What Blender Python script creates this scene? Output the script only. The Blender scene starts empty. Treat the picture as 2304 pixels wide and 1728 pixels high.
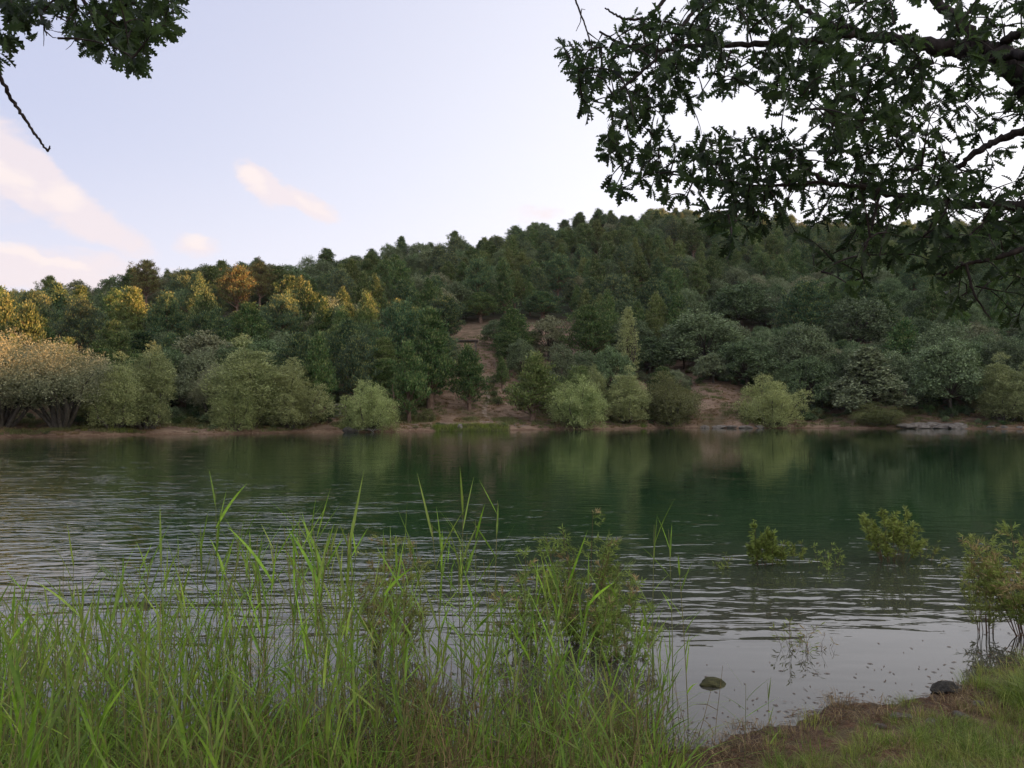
import bpy, math, random
import numpy as np
from mathutils import Vector
C = bpy.context.scene.collection
SC = bpy.context.scene
rng = np.random.default_rng(7)
random.seed(7)
R = math.radians

# ------------------------------------------------------------------ camera
CAMH, FX, PITCH = 2.4, 768.0, math.atan(27/768)
cam = bpy.data.cameras.new('camera'); cam.lens = 27; cam.sensor_width = 36
cam.clip_start = .05; cam.clip_end = 6000
camo = bpy.data.objects.new('camera', cam); C.objects.link(camo)
camo.location = (0, 0, CAMH); camo.rotation_euler = (math.pi/2 + PITCH, 0, 0)
SC.camera = camo

# ------------------------------------------------------------------ light
SUN_EL, SUN_PHI = 4.0, -10.0          # elevation; heading from +X towards +Y, degrees
sun = bpy.data.lights.new('sun', 'SUN'); sun.energy = 3.8; sun.angle = R(.5); sun.color = (1, .46, .20)
suno = bpy.data.objects.new('sun', sun); C.objects.link(suno)
ts = Vector((math.cos(R(SUN_EL))*math.cos(R(SUN_PHI)), math.cos(R(SUN_EL))*math.sin(R(SUN_PHI)), math.sin(R(SUN_EL))))
suno.rotation_euler = ts.to_track_quat('Z', 'Y').to_euler()
SC.view_settings.view_transform = 'Standard'; SC.view_settings.look = 'None'
SC.view_settings.exposure = 1.6; SC.view_settings.gamma = 1
SC.cycles.max_bounces = 6; SC.cycles.diffuse_bounces = 3; SC.cycles.glossy_bounces = 3
SC.cycles.transmission_bounces = 3; SC.cycles.transparent_max_bounces = 4
SC.cycles.caustics_reflective = False; SC.cycles.caustics_refractive = False
SC.cycles.use_denoising = True

world = bpy.data.worlds.new('World'); SC.world = world; world.use_nodes = True
nt = world.node_tree; nt.nodes.clear()

class NB:                                # tiny node builder
    def __init__(s, t): s.t = t
    def n(s, k, **kw):
        o = s.t.nodes.new(k)
        for a, b in kw.items(): setattr(o, a, b)
        return o
    def put(s, v, sock):
        if hasattr(v, 'is_output') or isinstance(v, bpy.types.NodeSocket): s.t.links.new(v, sock)
        else: sock.default_value = v
    def m(s, op, a, b=0.0, c=0.0):
        o = s.n('ShaderNodeMath', operation=op)
        for i, v in enumerate((a, b, c)): s.put(v, o.inputs[i])
        return o.outputs[0]
    def noise(s, vec, scale, detail=4, rough=.55, dist=0.0):
        o = s.n('ShaderNodeTexNoise'); 
        if vec is not None: s.t.links.new(vec, o.inputs['Vector'])
        s.put(scale, o.inputs['Scale']); s.put(float(detail), o.inputs['Detail']); s.put(rough, o.inputs['Roughness']); s.put(dist, o.inputs['Distortion'])
        return o.outputs['Fac']
    def mix(s, f, a, b):
        o = s.n('ShaderNodeMix', data_type='RGBA')
        s.put(f, o.inputs[0])
        for v, i in ((a, 6), (b, 7)):
            if isinstance(v, tuple) and len(v) == 3: v = v + (1,)
            s.put(v, o.inputs[i])
        return o.outputs[2]
    def step(s, v, lo, hi):              # smoothstep
        o = s.n('ShaderNodeMapRange', interpolation_type='SMOOTHSTEP')
        s.put(v, o.inputs[0]); s.put(lo, o.inputs[1]); s.put(hi, o.inputs[2])
        return o.outputs[0]

def pdir(px, row):                       # viewing direction of a place in the photograph (1024 x 768)
    u, v = (px-512)/FX, (384-row)/FX
    return np.array([u, math.cos(PITCH)-v*math.sin(PITCH), math.sin(PITCH)+v*math.cos(PITCH)])
def at(px, row, y):
    d = pdir(px, row); return np.array([0, 0, CAMH]) + d*(y/d[1])
def azel(px, row):
    d = pdir(px, row); return math.atan2(d[0], d[1]), math.atan2(d[2], math.hypot(d[0], d[1]))

w = NB(nt)
sky = w.n('ShaderNodeTexSky', sky_type='NISHITA')
sky.sun_disc = False; sky.sun_elevation = R(SUN_EL+3); sky.sun_rotation = R(90-SUN_PHI)
sky.air_density = 1.0; sky.dust_density = 2.0; sky.ozone_density = 2.5
tc = w.n('ShaderNodeTexCoord')
sep = w.n('ShaderNodeSeparateXYZ'); nt.links.new(tc.outputs['Generated'], sep.inputs[0])
az = w.m('ARCTAN2', sep.outputs[0], sep.outputs[1]); el = w.m('ARCSINE', sep.outputs[2])
comb = w.n('ShaderNodeCombineXYZ'); nt.links.new(az, comb.inputs[0]); nt.links.new(w.m('MULTIPLY', el, 1.7), comb.inputs[1])
n1 = w.noise(comb.outputs[0], 7.0, 7, .6); n2 = w.noise(comb.outputs[0], 26.0, 6, .62)
azd = w.m('ADD', az, w.m('MULTIPLY', w.m('SUBTRACT', n1, .5), .05))
eld = w.m('ADD', el, w.m('MULTIPLY', w.m('SUBTRACT', n2, .5), .035))
def blob(px, row, a, b, ang, k=1.0):
    ca, ce = azel(px, row); t = R(ang)
    dx = w.m('SUBTRACT', azd, ca); dy = w.m('SUBTRACT', eld, ce)
    p = w.m('DIVIDE', w.m('ADD', w.m('MULTIPLY', dx, math.cos(t)), w.m('MULTIPLY', dy, math.sin(t))), a/FX)
    q = w.m('DIVIDE', w.m('ADD', w.m('MULTIPLY', dx, -math.sin(t)), w.m('MULTIPLY', dy, math.cos(t))), b/FX)
    r2 = w.m('ADD', w.m('MULTIPLY', p, p), w.m('MULTIPLY', q, q))
    return w.m('MULTIPLY', w.m('MAXIMUM', w.m('SUBTRACT', 1.0, r2), 0.0), k)
def total(bl):
    t = bl[0]
    for b_ in bl[1:]: t = w.m('ADD', t, b_)
    return t
soft = total([blob(0, 150, 62, 32, -40, 1.3), blob(48, 192, 62, 26, -38, 1.3), blob(105, 228, 58, 16, -25, .9), blob(10, 268, 80, 24, -12, 1.4), blob(100, 270, 80, 20, -4, 1.0),
              blob(262, 186, 36, 17, -35, 1.7), blob(305, 203, 44, 14, -24, 1.5), blob(197, 247, 26, 16, 0, 1.0), blob(530, 214, 40, 12, 0, .8),
              blob(-140, 150, 140, 60, -20), blob(-260, 90, 160, 50, 10)])
bright = total([blob(252, 180, 26, 11, -40), blob(14, 178, 26, 14, -30), blob(62, 198, 20, 20, -20), blob(12, 247, 34, 9, -22), blob(62, 262, 26, 6, -12), blob(196, 241, 14, 10, 0), blob(310, 204, 36, 7, -22, .8)])
puff = w.noise(comb.outputs[0], 13.0, 8, .68, .6)
cm = w.m('MULTIPLY', w.m('MULTIPLY', w.step(w.m('ADD', soft, w.m('MULTIPLY', w.m('SUBTRACT', puff, .50), 2.6)), .05, 1.15), w.step(soft, .0, .35)), .72)
cb = w.m('MULTIPLY', w.step(w.m('ADD', bright, w.m('MULTIPLY', w.m('SUBTRACT', puff, .5), 2.6)), .15, 1.0), w.step(bright, 0.0, .3))
mul = w.n('ShaderNodeVectorMath', operation='SCALE'); nt.links.new(sky.outputs[0], mul.inputs[0]); mul.inputs[3].default_value = .105
# thin high veil of cloud over the blue
veil = w.mix(w.step(w.m('ADD', w.m('MULTIPLY', az, .55), w.m('MULTIPLY', w.m('SUBTRACT', .45, el), .5)), -.42, .45), (.57, .60, .80), (1.22, 1.2, 1.24))
skyc = w.mix(.72, mul.outputs[0], veil)
low = w.step(el, .34, .06)
skyc = w.mix(w.m('MULTIPLY', low, .45), skyc, (.80, .755, .80))
skyc = w.mix(cm, skyc, (.755, .655, .655))
skyc = w.mix(w.m('MULTIPLY', cb, .5), skyc, (.84, .74, .69))
bg = w.n('ShaderNodeBackground'); nt.links.new(skyc, bg.inputs[0]); bg.inputs[1].default_value = .43
wo = w.n('ShaderNodeOutputWorld'); nt.links.new(bg.outputs[0], wo.inputs[0])

# ------------------------------------------------------------------ mesh helpers
def mesh_from(name, V, F, mats, mi=None, smooth=False):
    V = np.asarray(V, np.float32); F = np.asarray(F, np.int32)
    k = F.shape[1]
    me = bpy.data.meshes.new(name)
    me.vertices.add(len(V)); me.vertices.foreach_set('co', V.ravel())
    me.loops.add(F.size); me.loops.foreach_set('vertex_index', F.ravel())
    me.polygons.add(len(F)); me.polygons.foreach_set('loop_start', np.arange(0, F.size, k, dtype=np.int32))
    me.polygons.foreach_set('loop_total', np.full(len(F), k, np.int32))
    for m_ in (mats if isinstance(mats, (list, tuple)) else [mats]): me.materials.append(m_)
    if mi is not None: me.polygons.foreach_set('material_index', np.asarray(mi, np.int32))
    me.polygons.foreach_set('use_smooth', np.full(len(F), smooth, bool))
    me.update(calc_edges=True); return me
class Geo:
    def __init__(s): s.V = []; s.F = []; s.M = []; s.n = 0
    def add(s, V, F, m=0):
        V = np.asarray(V, float); F = np.asarray(F, int)
        s.V.append(V); s.F.append(F+s.n); s.M.append(np.full(len(F), m)); s.n += len(V)
    def mesh(s, name, mats, smooth=False):
        return mesh_from(name, np.concatenate(s.V), np.concatenate(s.F), mats, np.concatenate(s.M), smooth)
    def arrays(s): return np.concatenate(s.V), np.concatenate(s.F), np.concatenate(s.M)
def unit(a): return a/np.maximum(np.linalg.norm(a, axis=-1, keepdims=True), 1e-9)
def tube(P, rad, sides=6, cap=True):
    P = np.asarray(P, float); rad = np.asarray(rad, float); n = len(P)
    T = unit(np.gradient(P, axis=0)); ref = np.array([.31, .17, .93])
    if abs(T[0] @ ref) > .9: ref = np.array([1., 0, 0])
    A = unit(np.cross(T, ref)); B = np.cross(T, A)
    th = np.linspace(0, 2*math.pi, sides, endpoint=False)
    V = P[:, None]+rad[:, None, None]*(np.cos(th)[None, :, None]*A[:, None]+np.sin(th)[None, :, None]*B[:, None])
    i, j = np.meshgrid(np.arange(n-1), np.arange(sides), indexing='ij')
    j2 = (j+1) % sides
    F = np.stack([i*sides+j, i*sides+j2, (i+1)*sides+j2, (i+1)*sides+j], -1).reshape(-1, 4)
    return V.reshape(-1, 3), F
def rhombs(P, T, N, L, W, bend=0.0):
    T = unit(T); S = unit(np.cross(N, T)); L = np.broadcast_to(L, (len(P),))[:, None]; W = np.broadcast_to(W, (len(P),))[:, None]
    Nn = np.cross(T, S)
    mid = P+T*L*.45
    V = np.stack([P, mid+S*W*.5+Nn*L*bend, P+T*L, mid-S*W*.5+Nn*L*bend], 1).reshape(-1, 3)
    F = np.arange(len(P)*4).reshape(-1, 4)
    return V, F
def rdir(n): return unit(rng.normal(size=(n, 3)))
def obj(name, me, parent=None, loc=None, rot=None, scale=None):
    o = bpy.data.objects.new(name, me); C.objects.link(o)
    if parent: o.parent = parent
    if loc is not None: o.location = loc
    if rot is not None: o.rotation_euler = rot
    if scale is not None: o.scale = scale
    return o
def tag(o, label=None, cat=None, group=None, kind=None):
    if label: o['label'] = label
    if cat: o['category'] = cat
    if group: o['group'] = group
    if kind: o['kind'] = kind
    return o

# ------------------------------------------------------------------ materials
def newmat(name):
    m_ = bpy.data.materials.new(name); m_.use_nodes = True; m_.node_tree.nodes.clear()
    return m_, NB(m_.node_tree)
def finish(b, sh, disp=None):
    o = b.n('ShaderNodeOutputMaterial'); b.t.links.new(sh, o.inputs[0])
def principled(b, col, rough=.8, spec=.3, normal=None, ior=1.45):
    p = b.n('ShaderNodeBsdfPrincipled')
    if isinstance(col, tuple): col = col+(1,) if len(col) == 3 else col
    b.put(col, p.inputs['Base Color']); b.put(rough, p.inputs['Roughness']); b.put(spec, p.inputs['Specular IOR Level']); b.put(ior, p.inputs['IOR'])
    if normal is not None: b.t.links.new(normal, p.inputs['Normal'])
    return p.outputs[0]
def leafmat(name, c1, c2, c3, scale=1.2, tr=.14, rough=.6, spec=.25, tcol=1.4, lo=.5, hi=1.5, ov=.12):
    m_, b = newmat(name)
    tc = b.n('ShaderNodeTexCoord'); oi = b.n('ShaderNodeObjectInfo')
    off = b.n('ShaderNodeVectorMath', operation='ADD'); b.t.links.new(tc.outputs['Object'], off.inputs[0]); 
    cx = b.n('ShaderNodeCombineXYZ'); b.t.links.new(b.m('MULTIPLY', oi.outputs['Random'], 50.0), cx.inputs[0]); b.t.links.new(cx.outputs[0], off.inputs[1])
    nz = b.noise(off.outputs[0], scale, 5, .7)
    fine = b.noise(off.outputs[0], scale*9, 2, .6)
    f = b.step(b.m('ADD', nz, b.m('MULTIPLY', b.m('SUBTRACT', fine, .5), .45)), .32, .68)
    col = b.mix(f, c1, c2)
    col = b.mix(b.m('MULTIPLY', b.m('POWER', oi.outputs['Random'], 2.0), .75), col, c3)
    ge = b.n('ShaderNodeNewGeometry'); isl = b.n('ShaderNodeVectorMath', operation='SCALE')
    b.t.links.new(col, isl.inputs[0]); b.t.links.new(b.m('MULTIPLY', b.m('ADD', lo, b.m('MULTIPLY', ge.outputs['Random Per Island'], hi-lo)), b.m('ADD', 1-ov, b.m('MULTIPLY', b.m('FRACT', b.m('MULTIPLY', oi.outputs['Random'], 37.7)), 2*ov))), isl.inputs[3]); col = isl.outputs[0]
    p = principled(b, col, rough, spec)
    t_ = b.n('ShaderNodeBsdfTranslucent')
    tm = b.n('ShaderNodeVectorMath', operation='SCALE'); b.t.links.new(col, tm.inputs[0]); tm.inputs[3].default_value = tcol
    b.t.links.new(tm.outputs[0], t_.inputs[0])
    mx = b.n('ShaderNodeMixShader'); mx.inputs[0].default_value = tr
    b.t.links.new(p, mx.inputs[1]); b.t.links.new(t_.outputs[0], mx.inputs[2])
    finish(b, mx.outputs[0]); return m_
def barkmat(name, c1, c2, scale=8):
    m_, b = newmat(name); tc = b.n('ShaderNodeTexCoord')
    mp = b.n('ShaderNodeMapping'); b.t.links.new(tc.outputs['Object'], mp.inputs[0]); mp.inputs['Scale'].default_value = (1, 1, .3)
    f = b.noise(mp.outputs[0], scale, 6, .7)
    bp = b.n('ShaderNodeBump'); bp.inputs['Strength'].default_value = .6; bp.inputs['Distance'].default_value = .02; b.t.links.new(f, bp.inputs['Height'])
    finish(b, principled(b, b.mix(b.step(f, .3, .7), c1, c2), .9, .2, bp.outputs[0])); return m_
M = {}
M['pine'] = leafmat('pine_needles', (.045, .100, .034), (.120, .195, .062), (.17, .20, .06), .9, ov=.32)
M['pine2'] = leafmat('pine_needles_blue', (.045, .094, .046), (.105, .178, .080), (.12, .16, .10), .9, ov=.32)
M['shoot'] = leafmat('pine_shoots', (.12, .17, .06), (.22, .26, .09), (.24, .25, .09), .9)
M['suntint'] = leafmat('sun_tinted_pine_needles', (.085, .082, .030), (.22, .17, .060), (.18, .16, .06), .9)  # orange of the low sun put into the lone pines' needle colour
M['broad'] = leafmat('broad_leaves', (.068, .115, .044), (.195, .260, .118), (.25, .27, .15), 1.1, ov=.28)
M['pale'] = leafmat('pale_leaves', (.15, .17, .085), (.29, .29, .17), (.27, .27, .14), 1.1)
M['willow'] = leafmat('willow_leaves', (.19, .225, .085), (.42, .45, .20), (.38, .40, .17), 1.0, .2, lo=.7, hi=1.3)
M['silver'] = leafmat('silver_willow_leaves', (.19, .205, .11), (.38, .38, .22), (.36, .35, .19), 1.0, .2, lo=.7, hi=1.3)
M['bright'] = leafmat('fresh_willow_leaves', (.20, .26, .085), (.44, .49, .20), (.40, .42, .17), 1.0, .2, lo=.7, hi=1.3)
M['olive'] = leafmat('olive_shrub_leaves', (.12, .14, .045), (.24, .25, .095), (.22, .22, .09), 1.0, lo=.7, hi=1.3)
M['reed'] = leafmat('reed_leaves', (.12, .235, .018), (.26, .42, .042), (.30, .32, .08), 3.0, .4, .45, .4, 1.8)
M['reedstem'] = leafmat('reed_stems', (.12, .16, .04), (.25, .24, .09), (.30, .24, .10), 3.0, .1)
M['straw'] = leafmat('dry_straw', (.16, .11, .05), (.36, .27, .13), (.25, .17, .08), 4.0, .15)
M['grass'] = leafmat('grass_blades', (.10, .17, .025), (.24, .31, .055), (.34, .32, .09), 2.0, .35, .5, .3, 1.6)
M['tam'] = leafmat('feathery_leaves', (.14, .205, .042), (.29, .37, .085), (.30, .30, .09), 3.0, .35)
M['tamtan'] = leafmat('faded_flower_spikes', (.26, .19, .08), (.46, .36, .18), (.36, .27, .12), 5.0, .3)
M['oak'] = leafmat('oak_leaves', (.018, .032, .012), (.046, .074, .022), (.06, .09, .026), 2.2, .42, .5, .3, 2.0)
M['bark'] = barkmat('grey_brown_bark', (.05, .04, .03), (.14, .115, .09))
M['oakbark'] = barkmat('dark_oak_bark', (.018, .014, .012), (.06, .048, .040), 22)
M['pinebark'] = barkmat('pale_pine_bark', (.12, .075, .05), (.27, .19, .14))
M['willowbark'] = barkmat('willow_bark', (.06, .052, .042), (.15, .13, .10))
M['driftwood'] = barkmat('bleached_driftwood', (.22, .19, .16), (.45, .41, .36), 12)
M['board'] = barkmat('weathered_boards', (.10, .085, .07), (.22, .19, .16), 6)
M['twig'] = barkmat('reddish_twigs', (.10, .05, .03), (.24, .14, .08), 20)

def rockmat(name, c1, c2, c3):
    m_, b = newmat(name); tc = b.n('ShaderNodeTexCoord'); f = b.noise(tc.outputs['Object'], 2.5, 8, .65); g = b.noise(tc.outputs['Object'], 9, 5, .7)
    bp = b.n('ShaderNodeBump'); bp.inputs['Strength'].default_value = .8; bp.inputs['Distance'].default_value = .05; b.t.links.new(g, bp.inputs['Height'])
    finish(b, principled(b, b.mix(b.step(g, .5, .75), b.mix(b.step(f, .35, .65), c1, c2), c3), .9, .2, bp.outputs[0])); return m_
M['rock'] = rockmat('pale_rock', (.13, .11, .09), (.27, .24, .20), (.07, .06, .05))
M['darkrock'] = rockmat('dark_rock', (.05, .045, .04), (.12, .11, .09), (.03, .03, .02))
M['mossrock'] = rockmat('mossy_rock', (.06, .06, .03), (.15, .14, .06), (.05, .06, .015))

# ------------------------------------------------------------------ terrain
SH_X = [-60, -30, -12, -6, -3, .3, .8, 1.5, 2.17, 2.8, 3.56, 4.3, 5.0, 8, 15, 40, 200]
SH_Y = [1, 2.5, 4.2, 4.9, 5.15, 5.2, 5.35, 5.75, 6.0, 6.35, 6.6, 7.0, 7.5, 9.8, 14, 24, 45]
FA = [-3, -1.2, -.667, -.435, -.262, -.03, .1, .2, .4, .667, 1.2, 3]
FY = [40, 58, 69, 78.4, 84, 94.5, 101, 108, 107, 102, 92, 70]
SKX = np.array([-200, 0, 60, 130, 200, 300, 390, 450, 520, 600, 662, 720, 800, 900, 1024, 1300])
SKR = np.array([290, 282, 277, 270, 256, 252, 240, 232, 222, 208, 202, 205, 213, 217, 219, 225])
RGX = [-.9, -.667, -.45, -.25, -.08, .05, .2, .4, .7, 1.5]
RGY = [150, 165, 185, 205, 240, 275, 312, 315, 300, 240]
def sines(x, y, sc, seed):
    r_ = np.random.default_rng(seed); s_ = 0
    for k in range(7):
        a_ = r_.uniform(0, 6.28); f_ = r_.uniform(.6, 1.6)/sc; s_ = s_+np.sin((x*math.cos(a_)+y*math.sin(a_))*f_*6.28+r_.uniform(0, 6.28))
    return s_/7
def shore_near(x): return np.interp(x, SH_X, SH_Y)+.07*np.sin(x*3.1)+.05*np.sin(x*7.3+1)+.022*np.sin(x*19+2)+.014*np.sin(x*43)
def shore_far(a): return np.interp(a, FA, FY)+.7*np.sin(a*37)+.35*np.sin(a*91+2)
PHI = R(SUN_PHI)
ZSP = [-400, -40, 30, 50, 63, 75, 85, 97, 103, 112, 130, 143, 175, 210, 260, 290, 303, 345, 400, 480]
ZSZ = [16, 16, 13, 8, 6.5, 10, 16, 20, 17, 17, 20, 46, 60, 70, 86, 78, 63, 58, 60, 40]
def height(x, y):
    x = np.asarray(x, float); y = np.asarray(y, float)
    dn = shore_near(x)-y                       # inland distance on this side
    near = np.where(dn > 0, .10*np.minimum(dn, 6)+.02*np.maximum(dn-6, 0)+.015*sines(x, y, .8, 3)*np.clip(dn*3, 0, 1)+.02*sines(x, y, 2.5, 4)*np.clip(dn*2, 0, 1)+.012*sines(x, y, .22, 8)*np.clip(dn*4+.2, 0, 1), -.14*np.minimum(-dn, 22))
    yy = np.maximum(y, 8.0); a = np.clip(x/yy, -3, 3)
    s = np.where(y > 8, y-shore_far(a), -50)
    Rr = np.interp(a, RGX, RGY); row = np.interp(512+a*768, SKX, SKR)
    zr = CAMH+(411-row)/768*Rr-9.5
    s0 = 9.0; base0 = .45+.12*s0
    L = np.maximum(Rr-shore_far(a)-s0, 20)
    t = (s-s0)/L
    up = base0+(zr-base0)*np.where(t < 1, np.clip(t, 0, 1)**.97, 1-.35*np.minimum(t-1, 2.0))
    far = np.where(s < 0, .25*s, np.where(s < s0, .30*np.clip(s/1.1, 0, 1)**.8+.1367*s, up))
    far = far+np.clip((s-3)/30, 0, 1)*1.0*sines(x, y, 38, 5)+np.clip(s/4, 0, 1)*.12*sines(x, y, 6, 6)
    far = far+3.0*np.exp(-((a-.262)/.052)**2)*np.clip((s-.8)/6.5, 0, 1)**.8*np.clip((34-s)/20, 0, 1)+1.1*np.exp(-((a-.52)/.09)**2)*np.clip((s-.8)/5, 0, 1)*np.clip((30-s)/20, 0, 1)
    far = np.maximum(far, -3.0)
    z = np.where(s > -12, np.maximum(far, near), near)
    z = np.where((y > 8) & (dn < 0), np.maximum(far, np.minimum(near, -.02)), near)
    # unseen ridge added to block the sun; its crest picks which treetops are lit
    sp = x*math.cos(PHI)+y*math.sin(PHI); p = -x*math.sin(PHI)+y*math.cos(PHI)
    top = np.interp(p, ZSP, ZSZ)+(430+60)*math.tan(R(SUN_EL))+4.5*sines(x, y, 26, 9)
    sq = np.abs(sp-430)
    occ = top*np.clip(1-sq/200, -1, 1)
    occ = np.where(p < -400, -5, occ)
    w_ = np.clip((sp-230)/15, 0, 1)
    return np.where(w_ > 0, np.maximum(z, occ*w_), z)
def hz(x, y): return float(height(np.array([x]), np.array([y]))[0])

ang = np.concatenate([np.linspace(-180, -48, 60, endpoint=False), np.linspace(-48, 48, 300, endpoint=False), np.linspace(48, 180, 60, endpoint=False)])
ang = np.radians(ang); NA = len(ang)
rad = .25*(1500/.25)**(np.linspace(0, 1, 640))
def polar(r0, r1, name, mat):
    rr = rad[(rad >= r0) & (rad <= r1)]
    X = rr[:, None]*np.sin(ang)[None]; Y = rr[:, None]*np.cos(ang)[None]
    Z = height(X, Y)
    V = np.stack([X, Y, Z], -1).reshape(-1, 3); n = len(rr)
    i, j = np.meshgrid(np.arange(n-1), np.arange(NA), indexing='ij'); j2 = (j+1) % NA
    F = np.stack([i*NA+j, (i+1)*NA+j, (i+1)*NA+j2, i*NA+j2], -1).reshape(-1, 4)[:, ::-1]
    return mesh_from(name, V, F, mat, smooth=True)

m_, b = newmat('near_bank_soil'); tc = b.n('ShaderNodeTexCoord'); P_ = tc.outputs['Object']
f1 = b.noise(P_, 1.7, 6, .65); f2 = b.noise(P_, 14, 6, .7); f3 = b.noise(P_, 55, 4, .7)
col = b.mix(b.step(f2, .35, .65), (.10, .050, .028), (.24, .125, .068))
col = b.mix(b.step(f3, .52, .7), col, (.34, .25, .15))
col = b.mix(b.m('MULTIPLY', b.step(f1, .45, .6), .5), col, (.12, .11, .04))
sp_ = b.n('ShaderNodeSeparateXYZ'); b.t.links.new(P_, sp_.inputs[0])
wet = b.step(sp_.outputs[2], .10, -.01)
col = b.mix(b.m('MULTIPLY', wet, .6), col, (.022, .018, .014))
bp = b.n('ShaderNodeBump'); bp.inputs['Strength'].default_value = 1; bp.inputs['Distance'].default_value = .03
b.t.links.new(b.m('ADD', f2, b.m('MULTIPLY', f3, .5)), bp.inputs['Height'])
finish(b, principled(b, col, .85, .3, bp.outputs[0])); M['soil'] = m_

m_, b = newmat('hillside_soil'); tc = b.n('ShaderNodeTexCoord'); P_ = tc.outputs['Object']
mp = b.n('ShaderNodeMapping'); b.t.links.new(P_, mp.inputs[0]); mp.inputs['Scale'].default_value = (.35, 1, 2.2)
f1 = b.noise(P_, .12, 6, .65); f2 = b.noise(mp.outputs[0], .9, 7, .7); f3 = b.noise(P_, 3.0, 5, .7)
col = b.mix(b.step(f2, .35, .65), (.19, .120, .080), (.36, .25, .17))
col = b.mix(b.step(f3, .5, .72), col, (.38, .29, .19))
col = b.mix(b.m('MULTIPLY', b.step(f1, .5, .66), .75), col, (.085, .075, .035))
sp_ = b.n('ShaderNodeSeparateXYZ'); b.t.links.new(P_, sp_.inputs[0])
col = b.mix(b.m('MULTIPLY', b.step(b.m('ADD', sp_.outputs[2], b.m('MULTIPLY', f3, .5)), .48, .15), .6), col, (.13, .062, .036))
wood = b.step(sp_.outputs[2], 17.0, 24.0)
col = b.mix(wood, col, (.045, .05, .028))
bp = b.n('ShaderNodeBump'); bp.inputs['Strength'].default_value = 1; bp.inputs['Distance'].default_value = .35
b.t.links.new(b.m('ADD', f2, b.m('MULTIPLY', f3, .5)), bp.inputs['Height'])
finish(b, principled(b, col, .95, .1, bp.outputs[0])); M['hill'] = m_

RS = rad[np.searchsorted(rad, 45)]
tag(obj('ground', polar(.2, RS, 'ground', M['soil'])), kind='structure')
tag(obj('hill', polar(RS, 1600, 'hill', M['hill'])), kind='structure')

# ------------------------------------------------------------------ lake
m_, b = newmat('lake_water'); tc = b.n('ShaderNodeTexCoord'); P_ = tc.outputs['Object']
sp_ = b.n('ShaderNodeSeparateXYZ'); b.t.links.new(P_, sp_.inputs[0])
X_, Y_ = sp_.outputs[0], sp_.outputs[1]
def rotmap(angle, sx, sy):
    mp = b.n('ShaderNodeMapping'); b.t.links.new(P_, mp.inputs[0]); mp.inputs['Rotation'].default_value = (0, 0, R(angle)); mp.inputs['Scale'].default_value = (sx, sy, 1)
    return mp.outputs[0]
lr_ = b.step(X_, -3.0, 2.0)
wv1 = b.m('ADD', b.m('MULTIPLY', b.noise(rotmap(26, 1.0, 2.9), 1.0, 2, .5, .6), lr_), b.m('MULTIPLY', b.noise(rotmap(-13, 1.2, 3.2), 1.0, 2, .5, .5), b.m('SUBTRACT', 1.0, lr_)))
wv2 = b.noise(rotmap(-8, 2.6, 6.0), 1.0, 2, .55, .4)     # short ripples
wv3 = b.noise(rotmap(5, 9, 22), 1.0, 2, .5)
gust = b.noise(rotmap(10, .02, .07), 1.0, 3, .6)
patch = b.step(b.noise(rotmap(20, .45, 1.1), 1.0, 2, .5), .42, .64)
wv0 = b.noise(rotmap(-9, .28, 1.25), 1.0, 2, .5, .6)
hgt = b.m('ADD', b.m('MULTIPLY', wv0, b.m('MULTIPLY', b.step(Y_, 13.0, 7.0), 1.6)), b.m('ADD', b.m('ADD', b.m('MULTIPLY', wv1, .62), b.m('MULTIPLY', wv2, .17)), b.m('MULTIPLY', wv3, .012)))
# calm near the near bank, more wind on the left half
wind = b.step(b.m('SUBTRACT', Y_, b.m('MULTIPLY', X_, .28)), 6.2, 11.0)
rgt = b.step(X_, 14.0, -12.0)
farc = b.step(b.m('ADD', Y_, b.m('MULTIPLY', X_, .8)), 30.0, 7.0)
amp = b.m('MULTIPLY', b.m('ADD', .10, b.m('MULTIPLY', wind, .9)), b.m('ADD', .44, b.m('MULTIPLY', rgt, .56)))
amp = b.m('MULTIPLY', amp, b.m('ADD', .55, b.m('MULTIPLY', b.step(gust, .35, .65), .6)))
bp = b.n('ShaderNodeBump'); bp.inputs['Distance'].default_value = .10; b.t.links.new(hgt, bp.inputs['Height']); b.t.links.new(amp, bp.inputs['Strength'])
amp = b.m('MULTIPLY', amp, b.m('ADD', .24, b.m('MULTIPLY', farc, .76)))
amp = b.m('MULTIPLY', amp, b.m('ADD', .45, b.m('MULTIPLY', patch, .85)))
b.t.links.new(amp, bp.inputs['Strength'])
shal = b.step(b.m('SUBTRACT', Y_, b.m('MULTIPLY', X_, .15)), 17.0, 6.0)
body = b.mix(shal, (.011, .038, .013), (.066, .061, .046))
finish(b, principled(b, body, .012, .5, bp.outputs[0], 1.36)); M['water'] = m_
wr = np.concatenate([[.3, 3.], np.linspace(4, 140, 50), [200, 400, 900]])
X = wr[:, None]*np.sin(ang)[None]; Y = wr[:, None]*np.cos(ang)[None]
V = np.stack([X, Y, 0*X], -1).reshape(-1, 3); n = len(wr)
i, j = np.meshgrid(np.arange(n-1), np.arange(NA), indexing='ij'); j2 = (j+1) % NA
F = np.stack([i*NA+j, i*NA+j2, (i+1)*NA+j2, (i+1)*NA+j], -1).reshape(-1, 4)
cx = X[:-1].ravel()
keep = (np.linalg.norm(V[F].mean(1)[:, :2], axis=1) < 140) | (V[F].mean(1)[:, 1] < 20)
keep &= V[F].mean(1)[:, 1] > -2
tag(obj('lake', mesh_from('lake', V, F[keep], M['water'], smooth=True)), kind='structure')

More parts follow.
